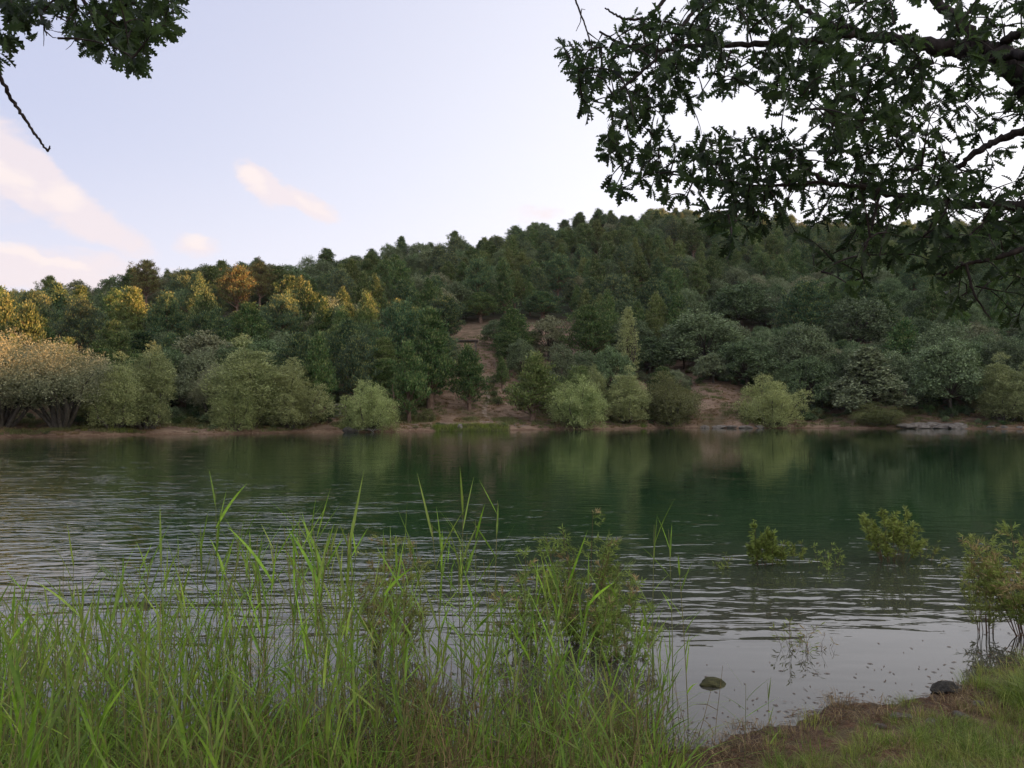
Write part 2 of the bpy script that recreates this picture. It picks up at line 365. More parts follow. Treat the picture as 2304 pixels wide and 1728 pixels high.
# ------------------------------------------------------------------ tree prototypes (natural size, base at the origin)
def limb(g, p0, p1, r0, r1, m=0, bow=.1, n=6, sides=5):
    p0 = np.array(p0, float); p1 = np.array(p1, float); t = np.linspace(0, 1, n)[:, None]
    L = np.linalg.norm(p1-p0); k = rng.normal(size=3)*bow*L; k[2] = abs(k[2])*.5
    P = p0+(p1-p0)*t+k*(t*(1-t))*2
    V, F = tube(P, np.interp(t[:, 0], [0, 1], [r0, r1]), sides); g.add(V, F, m); return P
def pine(H, Wd, crown0=.2, cone=1.0, nb=70, dens=1.0, flat=False, tuft=.26):
    tg, cg = Geo(), Geo()
    n = 10; t = np.linspace(0, 1, n); wob = rng.normal(size=(n, 3))*.06; wob[0] = 0; wob[:, 2] = 0
    P = np.stack([0*t, 0*t, t*H*.97], 1)+np.cumsum(wob, 0)*.5
    tg.add(*tube(P, .028*H*(1-t*.93)+.012, 7))
    lean = lambda z: np.array([np.interp(z, P[:, 2], P[:, 0]), np.interp(z, P[:, 2], P[:, 1]), z])
    lob = rng.uniform(.72, 1.15, 9)
    for k in range(nb):
        q = (k+rng.random())/nb
        z = H*(crown0+(1-crown0)*(q**.85))
        if flat: prof = math.sin(math.pi*min(.97, .32+.66*q))**.7
        else: prof = (1-q)**cone*1.0+.07
        if not flat and q < .12: prof *= .6+q*3.3
        a_ = k*2.399+rng.normal()*.4
        r_ = Wd*.5*prof*lob[int((a_ % 6.283)/6.283*9) % 9]*rng.uniform(.68, 1.12)
        d = np.array([math.cos(a_), math.sin(a_), 0])
        p0 = lean(z); rise = .42*r_ if not flat else .40*r_
        if q > .9: rise += .35*r_
        p1 = p0+d*r_+np.array([0, 0, rise+.1])
        Pb = limb(tg, p0-np.array([0, 0, .15*r_]), p1, .018*H*(1-q)*.6+.015, .008, bow=.06, n=4, sides=4)
        nc = max(2, int((2+5*r_/max(Wd*.5, .1))*dens))
        for c in range(nc):
            u_ = .35+.65*(c+rng.random()*.8)/nc
            cc = p0+(p1-p0)*min(u_, 1.0)+np.array([rng.normal()*.13*r_, rng.normal()*.13*r_, .04*r_+rng.normal()*.30])
            cr = rng.uniform(.30, .52)*(.6+.4*Wd/4)
            nt_ = int(26*dens)
            o_ = rdir(nt_); o_[:, 2] = o_[:, 2]*.75+.25
            pos = cc+o_*cr*rng.uniform(.25, 1, (nt_, 1))*np.array([1, 1, 1.35 if not flat else .9])
            T = unit(o_*.65+np.array([0, 0, 1.3])+d*.35+rng.normal(size=(nt_, 3))*.35)
            N = unit(o_+d*.6+rng.normal(size=(nt_, 3))*.5)
            sh = (o_[:, 2] > .25) & (rng.random(nt_) < .5)
            for msk, mi_, kk in ((~sh, 0, 1.0), (sh, 1, 1.1)):
                if msk.any(): n2_ = int(msk.sum()); cg.add(*rhombs(pos[msk], T[msk]+(np.array([0, 0, .7]) if mi_ else 0), N[msk], rng.uniform(.7, 1.3, n2_)*tuft*kk, rng.uniform(.3, .5, n2_)*tuft), mi_)
    # leader
    nt_ = 40; z = rng.uniform(.93, 1.0, nt_)*H
    pos = np.stack([rng.normal(size=nt_)*.07, rng.normal(size=nt_)*.07, z], 1)+(P[-1]*[1, 1, 0])
    cg.add(*rhombs(pos, np.array([0, 0, 1])+rdir(nt_)*.5, rdir(nt_), tuft*1.1, tuft*.35))
    return tg, cg
def lobed(H, Wd, crown0=.25, nl=26, per=260, leaf=.17, kind='round', stems=1, asp=.55, vert=0.0, z_bush=False, spread=.5):
    """broad crowns: leaves gathered in many small clumps on the shells of lobes carried by limbs"""
    tg, cg = Geo(), Geo()
    base = [np.array([rng.normal()*.12*(stems > 1), rng.normal()*.12*(stems > 1), 0]) for _ in range(stems)]
    fork = H*crown0*.75
    tops = []
    for s_ in range(stems):
        a_ = s_*6.283/stems+rng.random()*.8
        f = base[s_]+np.array([math.cos(a_), math.sin(a_), 0])*(Wd*.13*(stems > 1)+.05)+np.array([0, 0, max(fork, .25*H if not z_bush else .1*H)])
        limb(tg, base[s_]-np.array([0, 0, .4]), f, .026*H/math.sqrt(stems)+.03, .017*H/math.sqrt(stems)+.015, bow=.08, n=7, sides=7)
        tops.append(f)
    cz0, cz1 = H*crown0, H
    for k in range(nl):
        q = (k+.5)/nl; a_ = k*2.399+rng.normal()*.5
        if kind == 'round':
            ph = math.acos(1-1.65*q); rr = math.sin(ph)*Wd*.5*rng.uniform(.7, 1.12); zz = cz0+(cz1-cz0)*(.42+.5*math.cos(ph)*rng.uniform(.8, 1.08))
            lr = Wd*rng.uniform(.11, .19)
        elif kind == 'plume':
            rr = Wd*.5*math.sqrt(rng.random())*.8; zz = cz0+(cz1-cz0)*rng.uniform(.15, .86)*(1-.35*(rr/(Wd*.5))**2)
            lr = Wd*rng.uniform(.13, .20)
        elif kind == 'cone':
            zz = cz0+(cz1-cz0)*q; rr = Wd*.42*(1-q)**.8; lr = Wd*rng.uniform(.10, .17)*(1.2-.6*q)
        elif kind == 'column':
            zz = cz0+(cz1-cz0)*q*.97; rr = Wd*.18*(1-q*.8); lr = Wd*.32*(math.sin(math.pi*min(.98, .2+.75*q))**.6)
        rr *= rng.uniform(.55, .98)
        c = np.array([math.cos(a_)*rr, math.sin(a_)*rr, zz])
        t0 = tops[int(np.argmin([np.linalg.norm(t_-c) for t_ in tops]))]
        limb(tg, t0, c, .009*H+.01, .012, bow=.07, n=5, sides=4)
        n_ = int(per*rng.uniform(.7, 1.3)); ncl = max(6, n_//9)
        o_ = rdir(ncl); o_[:, 2] = np.where(o_[:, 2] < -.3, -o_[:, 2]*.6, o_[:, 2])
        el_ = np.array([1, 1, 1.0+vert])
        cc = c+o_*lr*el_*rng.uniform(.55, 1.12, (ncl, 1))
        idx = rng.integers(0, ncl, n_)
        pos = cc[idx]+rng.normal(size=(n_, 3))*lr*.14
        oo = unit(o_[idx])
        N = unit(oo+rng.normal(size=(n_, 3))*.55+np.array([0, 0, .35]))
        T = unit(rng.normal(size=(n_, 3))*.6+oo*.5+np.array([0, 0, vert]))
        cg.add(*rhombs(pos, T, N, rng.uniform(.7, 1.4, n_)*leaf, rng.uniform(.8, 1.2, n_)*leaf*asp, .05))
    return tg, cg
def plumes(H, Wd, npl=10, leaf=.2, asp=.35, bare=.12, rnd=.5, stems=4, n_leaf=15000):
    """willows: a bundle of leafy plumes of unequal height on several bare stems"""
    tg, cg = Geo(), Geo(); lobes = []
    for k in range(npl):
        q = math.sqrt((k+.3)/npl); a_ = k*2.399+rng.normal()*.35; r_ = q*Wd*.38*rng.uniform(.7, 1.15)
        h_ = H*(1-.50*q**2.2)*rng.uniform(.70, 1.02) if k else H
        z0 = H*bare*rng.uniform(.8, 1.8)*(1.2 if q < .6 else .9)
        foot = np.array([math.cos(a_), math.sin(a_), 0])*Wd*.05*rng.random()
        d = np.array([math.cos(a_), math.sin(a_), 0])
        mid = foot+d*r_*.55+np.array([0, 0, z0+.25*(h_-z0)])
        limb(tg, foot-np.array([0, 0, .3]), mid, .016*H+.02, .010*H+.01, bow=.12, n=8, sides=6)
        limb(tg, mid, d*r_+np.array([0, 0, h_*.9]), .010*H+.01, .01, bow=.08, n=6, sides=4)
        m2 = max(3, int((h_-z0)/(Wd*.17)))
        for j in range(m2):
            t = (j+.5)/m2; zz = z0+(h_-z0)*t
            lr = Wd*(.19-.06*q)*(math.sin(math.pi*min(.97, .22+.62*t)))**(.7)*rng.uniform(.8, 1.15)*(1-.45*max(0, t-.7)/.3)
            c = np.array([0, 0, zz-.2*lr])+d*r_*(.62+.38*t)+rng.normal(size=3)*lr*.25
            lobes.append((c, lr))
    wsum = sum(l_**2 for _, l_ in lobes)
    for c, lr in lobes:
        n_ = int(n_leaf*lr**2/wsum); ncl = max(8, n_//8)
        o_ = rdir(ncl); o_[:, 2] = np.where(o_[:, 2] < -.35, -o_[:, 2]*.7, o_[:, 2]); o_ = unit(o_)
        cc = c+o_*lr*np.array([.95, .95, 1.5])*rng.uniform(.6, 1.15, (ncl, 1))
        idx = rng.integers(0, ncl, n_); pos = cc[idx]+rng.normal(size=(n_, 3))*lr*.13; oo = o_[idx]
        N = unit(oo+rng.normal(size=(n_, 3))*.45+np.array([0, 0, .3]))
        T = unit(rng.normal(size=(n_, 3))*.5+oo*.55+np.array([0, 0, .8*(1-rnd)]))
        cg.add(*rhombs(pos, T, N, rng.uniform(.7, 1.4, n_)*leaf, rng.uniform(.8, 1.2, n_)*leaf*asp, .05))
    return tg, cg
PROTO = {}
def proto(key, kind, gg, barkm, leafm, H, Wd):
    tg, cg = gg
    Vc = cg.arrays()[0]; H = float(np.percentile(Vc[:, 2], 99.7)); Wd = 2*float(np.percentile(np.linalg.norm(Vc[:, :2], axis=1), 97))
    PROTO.setdefault(key, []).append(dict(trunk=tg.mesh(kind+'_trunk', M[barkm], True), crown=cg.mesh(kind+'_crown', [M[leafm], M['shoot']]), H=H, W=Wd, g=(tg, cg), m=(barkm, leafm), kind=kind))
def joined(p):
    if 'join' not in p:
        tg, cg = p['g']; g = Geo(); V, F, _ = tg.arrays(); g.add(V, F, 0); V, F, mm = cg.arrays(); g.add(V, F[mm == 0], 1); g.add(V, F[mm == 1], 2)
        p['join'] = g.mesh(p['kind'], [M[p['m'][0]], M[p['m'][1]], M['shoot']])
    return p['join']
for k in range(4): proto('cone', 'pine_tree', pine(8, 4.4, .14, .8, 84), 'pinebark', 'pine', 8, 4.4)
for k in range(7): proto('pine', 'pine_tree', pine(11, (6.4, 5.0, 7.2)[k % 3], (.22, .12, .3)[k % 3], (.52, .75, .42)[k % 3], 96, 1.15, False, .30), 'pinebark', 'pine' if k % 2 else 'pine2', 11, 6.4)
for k in range(2): proto('flat', 'pine_tree', pine(12, 6.4, .46, 1, 72, 1.15, True, .28), 'pinebark', 'suntint', 12, 6.4)
for k in range(4): proto('oak', 'oak_tree', lobed(8.5, 7.5, .12, (40, 30, 48, 36)[k], (330, 420, 300, 360)[k], (.28, .24, .26, .22)[k]), 'bark', 'broad', 8.5, 7.5)
proto('oakcone', 'oak_tree', lobed(8.5, 6.2, .10, 40, 330, .27, 'cone'), 'bark', 'broad', 8.5, 6.2)
proto('pale', 'oak_tree', lobed(8.5, 6.5, .08, 38, 340, .26), 'bark', 'pale', 8.5, 6.5)
for k in range(2): proto('silver', 'willow_tree', plumes(8, 9.5, 17, .145, .42, .30, .6, n_leaf=48000), 'willowbark', 'silver', 8, 8.5)
for k in range(2): proto('willow', 'willow_tree', plumes(8, 5.6, 11, .145, .40, .06, .1, n_leaf=40000), 'willowbark', 'willow', 8, 5.5)
for k in range(2): proto('wbush', 'willow_bush', plumes(4.5, 5.4, 14, .11, .42, .02, .2, n_leaf=30000), 'willowbark', 'bright', 4.5, 5.2)
proto('obush', 'willow_bush', plumes(4.5, 5.4, 13, .11, .42, .01, .2, n_leaf=27000), 'willowbark', 'olive', 4.5, 5.2)
proto('poplar', 'poplar_tree', lobed(13, 2.6, .06, 40, 190, .17, 'column', 1, .45, 1.6), 'bark', 'willow', 13, 2.6)

def place(p, x, y, H, Wd, rz, label=None, cat=None, group=None, split=True, sink=.15, name=None):
    z = hz(x, y)-sink; sc_ = (Wd/p['W'], Wd/p['W'], (H+sink)/p['H']); nm = name or p['kind']
    if split:
        t_ = bpy.data.objects.new(nm, None); C.objects.link(t_); t_.location = (x, y, z); t_.rotation_euler = (0, 0, rz); t_.scale = sc_; t_.empty_display_size = .5
        obj('trunk', p['trunk'], t_); obj('crown', p['crown'], t_)
    else: t_ = obj(nm, joined(p), None, (x, y, z), (0, 0, rz), sc_)
    tag(t_, label, cat or nm.replace('_', ' '), group); return t_
K = 1024/2212
taken = []
def hand(key, xD, topD, wD, s, label, v=0, cat=None, name=None):
    p = PROTO[key][v % len(PROTO[key])]; px = xD*K; wD = wD*(1.18 if key in ('willow', 'silver', 'wbush', 'obush') else 1.0); a_ = (px-512)/768; y = float(shore_far(np.array([a_]))[0])+s
    tp = at(px, topD*K, y); x = tp[0]; g = hz(x, y); H = tp[2]-g; Wd = wD*K/768*y*1.06
    taken.append((x, y, Wd*.5, px-wD*K*.5, px+wD*K*.5, topD*K))
    return place(p, x, y, H, Wd, rng.random()*6.28, label, cat, name=name)
hand('silver', 8, 722, 215, 4, 'big silver willow with a sunlit golden crown at the left edge of the photo', 0)
hand('silver', 140, 742, 205, 3, 'round silvery willow on a forked bare trunk, beside the golden leftmost willow', 1)
hand('willow', 252, 768, 95, 2, 'small green willow plume between the round silvery willow and a taller willow', 0)
hand('willow', 320, 748, 110, 2, 'tall narrow willow with thin bare stems, left of the largest green willow', 1)
hand('silver', 462, 792, 90, 8, 'bluish grey willow half hidden behind the left flank of the largest green willow', 0)
hand('willow', 540, 734, 150, 2.6, 'largest green willow on the far shore, its crown the tallest left of the bare slope', 0)
hand('willow', 632, 778, 125, 2.4, 'broad willow leaning right, joined to the right side of the largest green willow', 1)
hand('wbush', 512, 806, 80, 1.2, 'low rounded willow over the water under the largest green willow', 1)
hand('wbush', 797, 824, 104, .8, 'pale green willow bush above the white driftwood, below the tall pines', 0)
hand('wbush', 1248, 812, 116, 1.0, 'bright round willow bush to the right of the conical pine by the path', 1)
hand('willow', 1284, 792, 56, 6, 'small willow plume rising behind the bright round willow bush', 1)
hand('willow', 1352, 795, 84, 3, 'dull green upright willow just right of the bright round bush', 0)
hand('obush', 1442, 806, 122, 1.6, 'wide olive green bush left of the bare reddish slope above the water', 0)
hand('wbush', 1664, 814, 112, 1.6, 'greyish willow bush leaning on the right side of the bare reddish slope', 0)
hand('obush', 1895, 870, 92, 1.4, 'low dull olive bush at the waterline between the grey bush and the pale rock ledge', 0)
hand('oakcone', 1872, 752, 150, 6, 'pointed broadleaf tree with ragged tiers, behind the low olive bush', 0)
hand('oak', 2050, 738, 165, 5, 'spreading oak with two bare trunks standing behind the pale rock ledge', 0)
hand('willow', 2160, 768, 96, 4, 'light green willow with a bare lower stem near the right edge of the far shore', 0)
hand('willow', 2232, 762, 96, 3, 'light green willow cut by the right edge of the photo', 1)
hand('oak', 2030, 700, 150, 15, 'dark oak right behind the spreading oak with two trunks', 1)
hand('cone', 686, 722, 84, 6, 'narrow young pine just right of the willow pair, its bare trunk showing', 0)
hand('pine', 770, 726, 96, 9, 'pine with layered branches standing behind the pale green willow bush', 0)
hand('cone', 885, 740, 96, 5, 'pale-trunked pine on the red bank, nearest the water left of the bare slope', 1)
hand('pine', 930, 668, 112, 12, 'tall dense pine bordering the left side of the bare slope', 1)
hand('pine', 868, 652, 110, 17, 'tall pine with a sunlit orange top left of the bare slope', 2)
hand('cone', 1014, 746, 84, 11.5, 'neat conical pine standing alone at the foot of the bare slope', 2)
hand('cone', 1150, 762, 104, 5, 'neat conical pine right of the bare slope with branches low to the ground', 0)
hand('pale', 1187, 684, 92, 34, 'pale grey-green oak with a rounded crown above the right side of the bare slope', 0)
hand('pine', 1272, 660, 100, 30, 'dense dark pine between the pale grey-green oak and the poplar', 3)
hand('oak', 1324, 750, 82, 14, 'small grey-green oak below the poplar, above the willows', 0)
hand('poplar', 1356, 664, 50, 19, 'slender upright poplar rising out of the trees right of centre', 0)
hand('oak', 1215, 742, 74, 17, 'small oak with light leaf tips behind the right-hand conical pine', 1)
hand('oak', 1405, 728, 110, 24, 'oak directly right of the poplar', 2)
hand('oak', 1520, 676, 190, 24, 'very broad rounded oak above the bare reddish slope', 1)
hand('oak', 1610, 735, 150, 16, 'dark oak above the greyish bush, lower right of the very broad oak', 2)
hand('pine', 1738, 610, 130, 42, 'tall pine with a yellow sunlit tip standing among oaks right of centre', 0)
hand('oak', 1850, 640, 150, 38, 'grey-green oak right of the tall pine with the yellow tip', 0)
hand('oak', 1735, 700, 130, 14, 'dark oak with ragged tiers standing behind the greyish willow bush', 2)
hand('pine', 1905, 634, 66, 44, 'narrow pine with a bright orange top beside the grey-green oak', 1)
hand('oak', 1600, 612, 140, 56, 'pale crowned oak up the slope over the very broad oak', 0)
hand('cone', 1955, 690, 90, 22, 'dark pine in the shade left of the spreading oak', 0)
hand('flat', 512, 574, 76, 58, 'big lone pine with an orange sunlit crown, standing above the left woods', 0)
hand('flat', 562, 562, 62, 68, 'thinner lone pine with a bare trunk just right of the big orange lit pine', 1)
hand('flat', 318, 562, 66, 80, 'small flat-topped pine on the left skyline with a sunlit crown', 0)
hand('pine', 178, 648, 96, 30, 'pine lit orange on its right side above the silvery willows', 2)
hand('pine', 246, 694, 92, 20, 'bushy pine with yellow-lit shoots behind the narrow willows', 3)
hand('pine', 286, 622, 90, 42, 'sunlit pine below the small flat-topped skyline pine', 1)
hand('pine', 360, 634, 90, 36, 'golden lit pine in the middle of the left woods', 0)
hand('pine', 537, 655, 94, 30, 'broad pine with orange shoots right under the big lone pine', 1)
hand('pine', 605, 636, 84, 36, 'pointed pine with a golden top right of the lone pines', 2)
hand('oak', 430, 752, 100, 10, 'light green leafy tree between the narrow willow and the largest green willow', 1)
hand('pine', 1038, 632, 84, 62, 'pine with an orange tip standing right above the wooden shelter', 3)
hand('pine', 1172, 630, 90, 60, 'dark pine with an orange tip behind the pale grey-green oak', 0)

hand('oak', 1072, 690, 74, 42, 'leafy oak at the top of the bare slope, right of the wooden shelter', 1)
hand('pine', 1108, 668, 84, 36, 'dark pine closing the upper right corner of the bare slope', 1)
hand('oak', 1128, 735, 66, 24, 'small dark oak on the right half of the bare slope, behind the conical pine', 0)
hand('pine', 966, 640, 90, 42, 'dark pine behind the wooden shelter, closing the upper left of the bare slope', 2)
hand('cone', 1084, 770, 34, 20, 'very small young pine standing on the bare slope', 2)
# ------------------------------------------------------------------ the hillside woods
pts = []
Nc = 26000
ca = rng.uniform(-.80, .80, Nc); cs = rng.uniform(0, 1, Nc)
grid = {}
def free(x, y, r):
    gx, gy = int(x//8), int(y//8)
    for i_ in range(gx-1, gx+2):
        for j_ in range(gy-1, gy+2):
            for (qx, qy) in grid.get((i_, j_), ()):
                if (qx-x)**2+(qy-y)**2 < r*r: return False
    return True
for (x, y, r_, *_o) in taken: grid.setdefault((int(x//8), int(y//8)), []).append((x, y))
for a_, c_ in zip(ca, cs):
    ys = float(shore_far(np.array([a_]))[0]); Rr = float(np.interp(a_, RGX, RGY))
    s = 9+(Rr+22-ys-9)*c_; y = ys+s; x = a_*y
    if s < 52:
        if -.088 < a_ < np.interp(s, [9, 24, 36], [.045, .012, -.045]) and s < 34: continue
    if .20 < a_ < .33 and s < 13: continue
    
    spc = 4.0 if s < 40 else 4.9
    if not free(x, y, spc): continue
    grid.setdefault((int(x//8), int(y//8)), []).append((x, y)); pts.append((y, x, a_, s, Rr-ys))
pts.sort()
npine = noak = 0; rest = []
patch = sines(np.array([p_[1] for p_ in pts]), np.array([p_[0] for p_ in pts]), 45, 21)
for (y, x, a_, s, L), pa in zip(pts, patch):
    u_ = rng.random()
    oakp = .12+.55*(a_ > .22)*(s < 90)+.30*(pa > .22)+.35*(a_ < -.1)*(s > L-32)+.22*(s > L-45)+.2*(a_ > .05)*(s < 45)
    isoak = u_ < min(oakp, .8)
    if isoak: key = 'oak' if rng.random() < .86 else 'pale'; H = rng.uniform(5.5, 8.8); Wd = H*rng.uniform(.8, 1.05)
    else:
        key = 'pine' if rng.random() < (.62 if s < L-60 else .92) else 'cone'; H = rng.uniform(8, 12) if s < 60 else rng.uniform(6.5, 12.5); Wd = H*(rng.uniform(.46, .64) if key == 'pine' else rng.uniform(.44, .56))
        if s > L-40 and rng.random() < .0: key = 'flat'; H = rng.uniform(9, 11)
    if not isoak and s > L-50: H *= .86; Wd = H*rng.uniform(.54, .72)
    # keep the recognisable trees clear: nothing big right in front of them
    ppx = 512+x/y*768; gz = hz(x, y)
    prow = 411-(gz+H-CAMH)/y*768; hw = Wd*.5/y*768; bad = False
    for (tx, ty, tr, l_, r_, top_) in taken:
        if y < ty and ppx+hw*.6 > l_ and ppx-hw*.6 < r_ and prow < top_+(411-top_)*.30: bad = True; break
    if bad:
        H *= .62; prow = 411-(gz+H-CAMH)/y*768
        if prow < top_+(411-top_)*.30: continue
    p = PROTO[key][rng.integers(len(PROTO[key]))]
    rz = rng.random()*6.28
    if isoak and noak < 240:
        noak += 1; place(p, x, y, H, Wd, rz, 'rounded grey-green oak mixed in among the pines on the hillside across the lake', 'oak tree', 'oaks scattered over the wooded hillside', split=s < 30)
    elif not isoak and npine < 255:
        npine += 1; place(p, x, y, H, Wd, rz, 'dark green pine crowded in with the others on the hillside across the lake', 'pine tree', 'pines covering the wooded hillside', split=s < 30)
    else: rest.append((key, int(rng.integers(len(PROTO[key]))), x, y, gz-.2, rz, Wd, H))
print('trees', len(pts), npine, noak, len(rest))

def attr(b_, nm, ty):
    a_ = b_.n('GeometryNodeInputNamedAttribute', data_type=ty); a_.inputs[0].default_value = nm
    return a_.outputs[0]
def stuff(name, meshes, items, label, cat):
    """points instanced with the given meshes through geometry nodes, one chain per mesh"""
    me = bpy.data.meshes.new(name); n_ = len(items)
    me.vertices.add(n_); me.vertices.foreach_set('co', np.array([i_[1] for i_ in items], np.float32).ravel())
    at_ = me.attributes.new('which', 'INT', 'POINT'); at_.data.foreach_set('value', np.array([i_[0] for i_ in items], np.int32))
    for an, k_ in (('spin', 2), ('size', 3)):
        at_ = me.attributes.new(an, 'FLOAT_VECTOR', 'POINT'); at_.data.foreach_set('vector', np.array([i_[k_] for i_ in items], np.float32).ravel())
    o = obj(name, me); tag(o, label, cat, kind='stuff')
    ng = bpy.data.node_groups.new(name+'_nodes', 'GeometryNodeTree'); b_ = NB(ng)
    ng.interface.new_socket('Geometry', in_out='INPUT', socket_type='NodeSocketGeometry'); ng.interface.new_socket('Geometry', in_out='OUTPUT', socket_type='NodeSocketGeometry')
    gi = b_.n('NodeGroupInput'); go = b_.n('NodeGroupOutput'); jn = b_.n('GeometryNodeJoinGeometry')
    for q, mo in enumerate(meshes):
        ip = b_.n('GeometryNodeInstanceOnPoints'); ng.links.new(gi.outputs[0], ip.inputs['Points'])
        cmp_ = b_.n('FunctionNodeCompare', data_type='INT', operation='EQUAL'); ng.links.new(attr(b_, 'which', 'INT'), cmp_.inputs[2]); cmp_.inputs[3].default_value = q
        ng.links.new(cmp_.outputs[0], ip.inputs['Selection'])
        oi = b_.n('GeometryNodeObjectInfo'); oi.inputs['Object'].default_value = mo; oi.inputs['As Instance'].default_value = True
        ng.links.new(oi.outputs['Geometry'], ip.inputs['Instance'])
        ng.links.new(attr(b_, 'spin', 'FLOAT_VECTOR'), ip.inputs['Rotation']); ng.links.new(attr(b_, 'size', 'FLOAT_VECTOR'), ip.inputs['Scale'])
        ng.links.new(ip.outputs[0], jn.inputs[0])
    ng.links.new(jn.outputs[0], go.inputs[0])
    md = o.modifiers.new('scatter', 'NODES'); md.node_group = ng
    return o
# far woods: the trees that show smallest, as one mass
def first_of(meshdata):
    for o in SC.objects:
        if o.type == 'MESH' and o.data == meshdata: return o
    raise KeyError(meshdata.name)
ks = sorted({(r_[0], r_[1]) for r_ in rest}); src = []
for k_, v_ in ks:
    p = PROTO[k_][v_]
    try: src.append(first_of(joined(p)))
    except KeyError: src.append(first_of(p['crown']))
items = [(ks.index((r_[0], r_[1])), (r_[2], r_[3], r_[4]), (0, 0, r_[5]), (r_[6]/PROTO[r_[0]][r_[1]]['W'],)*2+(r_[7]/PROTO[r_[0]][r_[1]]['H'],)) for r_ in rest]
stuff('forest', src, items, 'mass of small dark pines and oaks covering the upper hill up to the skyline', 'forest')

# ------------------------------------------------------------------ far shore: undergrowth, grass, path, rocks, wood
def blades(n, H, spread, wd, lean=.5, seg=2, curve=.6, droop=0):
    """a tuft of n curved blades, two quads each"""
    a_ = rng.random(n)*6.283; r_ = np.sqrt(rng.random(n))*spread
    P = np.stack([np.cos(a_)*r_, np.sin(a_)*r_, 0*a_], 1)
    d = unit(np.stack([np.cos(a_+rng.normal(size=n)*.7), np.sin(a_+rng.normal(size=n)*.7), 0*a_], 1))
    h = H*rng.uniform(.5, 1.1, n)[:, None]; le = lean*rng.uniform(.1, 1.0, n)[:, None]
    sd = np.stack([-d[:, 1], d[:, 0], 0*a_], 1)*wd*rng.uniform(.7, 1.3, n)[:, None]
    up = np.array([0, 0, 1.]); rows = []
    ts_ = np.linspace(0, 1, seg+1)
    for t in ts_:
        c = P+up*h*(t-droop*t**3)+d*h*le*(t**(1+curve))
        k = (1-t)**.6*.5+.02
        rows += [c-sd*k, c+sd*k]
    V = np.stack(rows, 1).reshape(-1, 3); m_ = 2*(seg+1)
    F = np.concatenate([np.stack([np.arange(n)*m_+2*q, np.arange(n)*m_+2*q+1, np.arange(n)*m_+2*q+3, np.arange(n)*m_+2*q+2], 1) for q in range(seg)])
    return V, F
HIDE = bpy.data.collections.new('sources')      # not linked to the scene: only mesh sources for the scatters
def source(name, me):
    o = bpy.data.objects.new(name, me); HIDE.objects.link(o); return o
def farpt(xD, s):
    a_ = (xD*K-512)/768; y = float(shore_far(np.array([a_]))[0])+s
    return a_*y, y, hz(a_*y, y)
# undergrowth under the shore trees
us = []
for k in range(4):
    tg, cg = lobed(1.6, 2.2, .02, 14, 150, .13, 'round' if k % 2 else 'plume', 3, .45, .2, True)
    g = Geo(); V, F, _ = tg.arrays(); g.add(V*[1, 1, 1], F, 0); V, F, _ = cg.arrays(); g.add(V, F, 1)
    us.append(source('shrub', g.mesh('shrub', [M['bark'], M[('broad', 'olive', 'pine', 'broad')[k]]])))
it = []
for _ in range(1000):
    a_ = rng.uniform(-.75, .75); s = rng.uniform(.6, 24)**1.0
    if -.105 < a_ < .07 and s < 33: 
        if (s > 2.2 or rng.random() < .6) and not (s > 12 and a_ > -.035 and rng.random() < .6): continue
    if .19 < a_ < .33 and s < 14 and rng.random() < .93: continue
    if s < 4.5 and rng.random() < .66: continue
    y = float(shore_far(np.array([a_]))[0])+s; x = a_*y
    k = rng.uniform(.35, 1.1)*(1 if s > 4 else .55)
    it.append((int(rng.integers(4)), (x, y, hz(x, y)-.1), (0, 0, rng.random()*6.28), (k*rng.uniform(.8, 1.5), k*rng.uniform(.8, 1.5), k*rng.uniform(.6, 1.1))))
stuff('undergrowth', us, it, 'dark low undergrowth filling the shade beneath the trees along the far shore', 'undergrowth')
# dry grass on the bare slopes, green grass fringe at the water
def tuftmesh(n, H, sp, wd, mat, nm, lean=.5, seg=2, droop=0.): V, F = blades(n, H, sp, wd, lean, seg, droop=droop); return mesh_from(nm, V, F, M[mat])
fs = [source('dry_tuft', tuftmesh(50, .32, .45, .035, 'straw', 'dry_tuft', .9)), source('green_tuft', tuftmesh(60, .55, .40, .035, 'grass', 'green_tuft', .4)), source('dull_tuft', tuftmesh(50, .40, .5, .04, 'olive', 'dull_tuft', .8))]
it = []
for _ in range(5200):
    a_ = rng.uniform(-.74, .74); s = rng.uniform(.3, 9)
    if rng.random() < .35: a_ = rng.uniform(-.12, .06); s = rng.uniform(5, 50)
    if rng.random() < .08: a_ = rng.uniform(.2, .32); s = rng.uniform(1, 15)
    xD = (a_*768+512)/K
    y = float(shore_far(np.array([a_]))[0])+s; x = a_*y; nz = float(sines(x, y, 7, 31))
    if s < 1.8 and ((955 < xD < 1085) or (rng.random() < .3 and nz > .25)): w_ = 1; s_ = rng.uniform(.7, 1.3)
    elif nz > .05: w_ = 2; s_ = rng.uniform(.5, 1.1)
    elif nz > -.25 or s > 9: w_ = 0; s_ = rng.uniform(.4, .9)
    else: continue
    it.append((w_, (x, y, hz(x, y)-.02), (0, 0, rng.random()*6.28), (s_, s_, s_)))
for _ in range(330):
    xD = float(np.clip(rng.normal(1012, 42), 945, 1092)); x, y, z = farpt(xD, rng.uniform(-.5, 1.5)); s_ = rng.uniform(.4, 1.25)
    it.append((1 if rng.random() < .3 else 2, (x, y, max(z, -.05)), (0, 0, rng.random()*6.28), (s_, s_, s_)))
stuff('shore_grass', fs, it, 'dry and green grass tufts along the far bank and over its bare slope', 'grass')

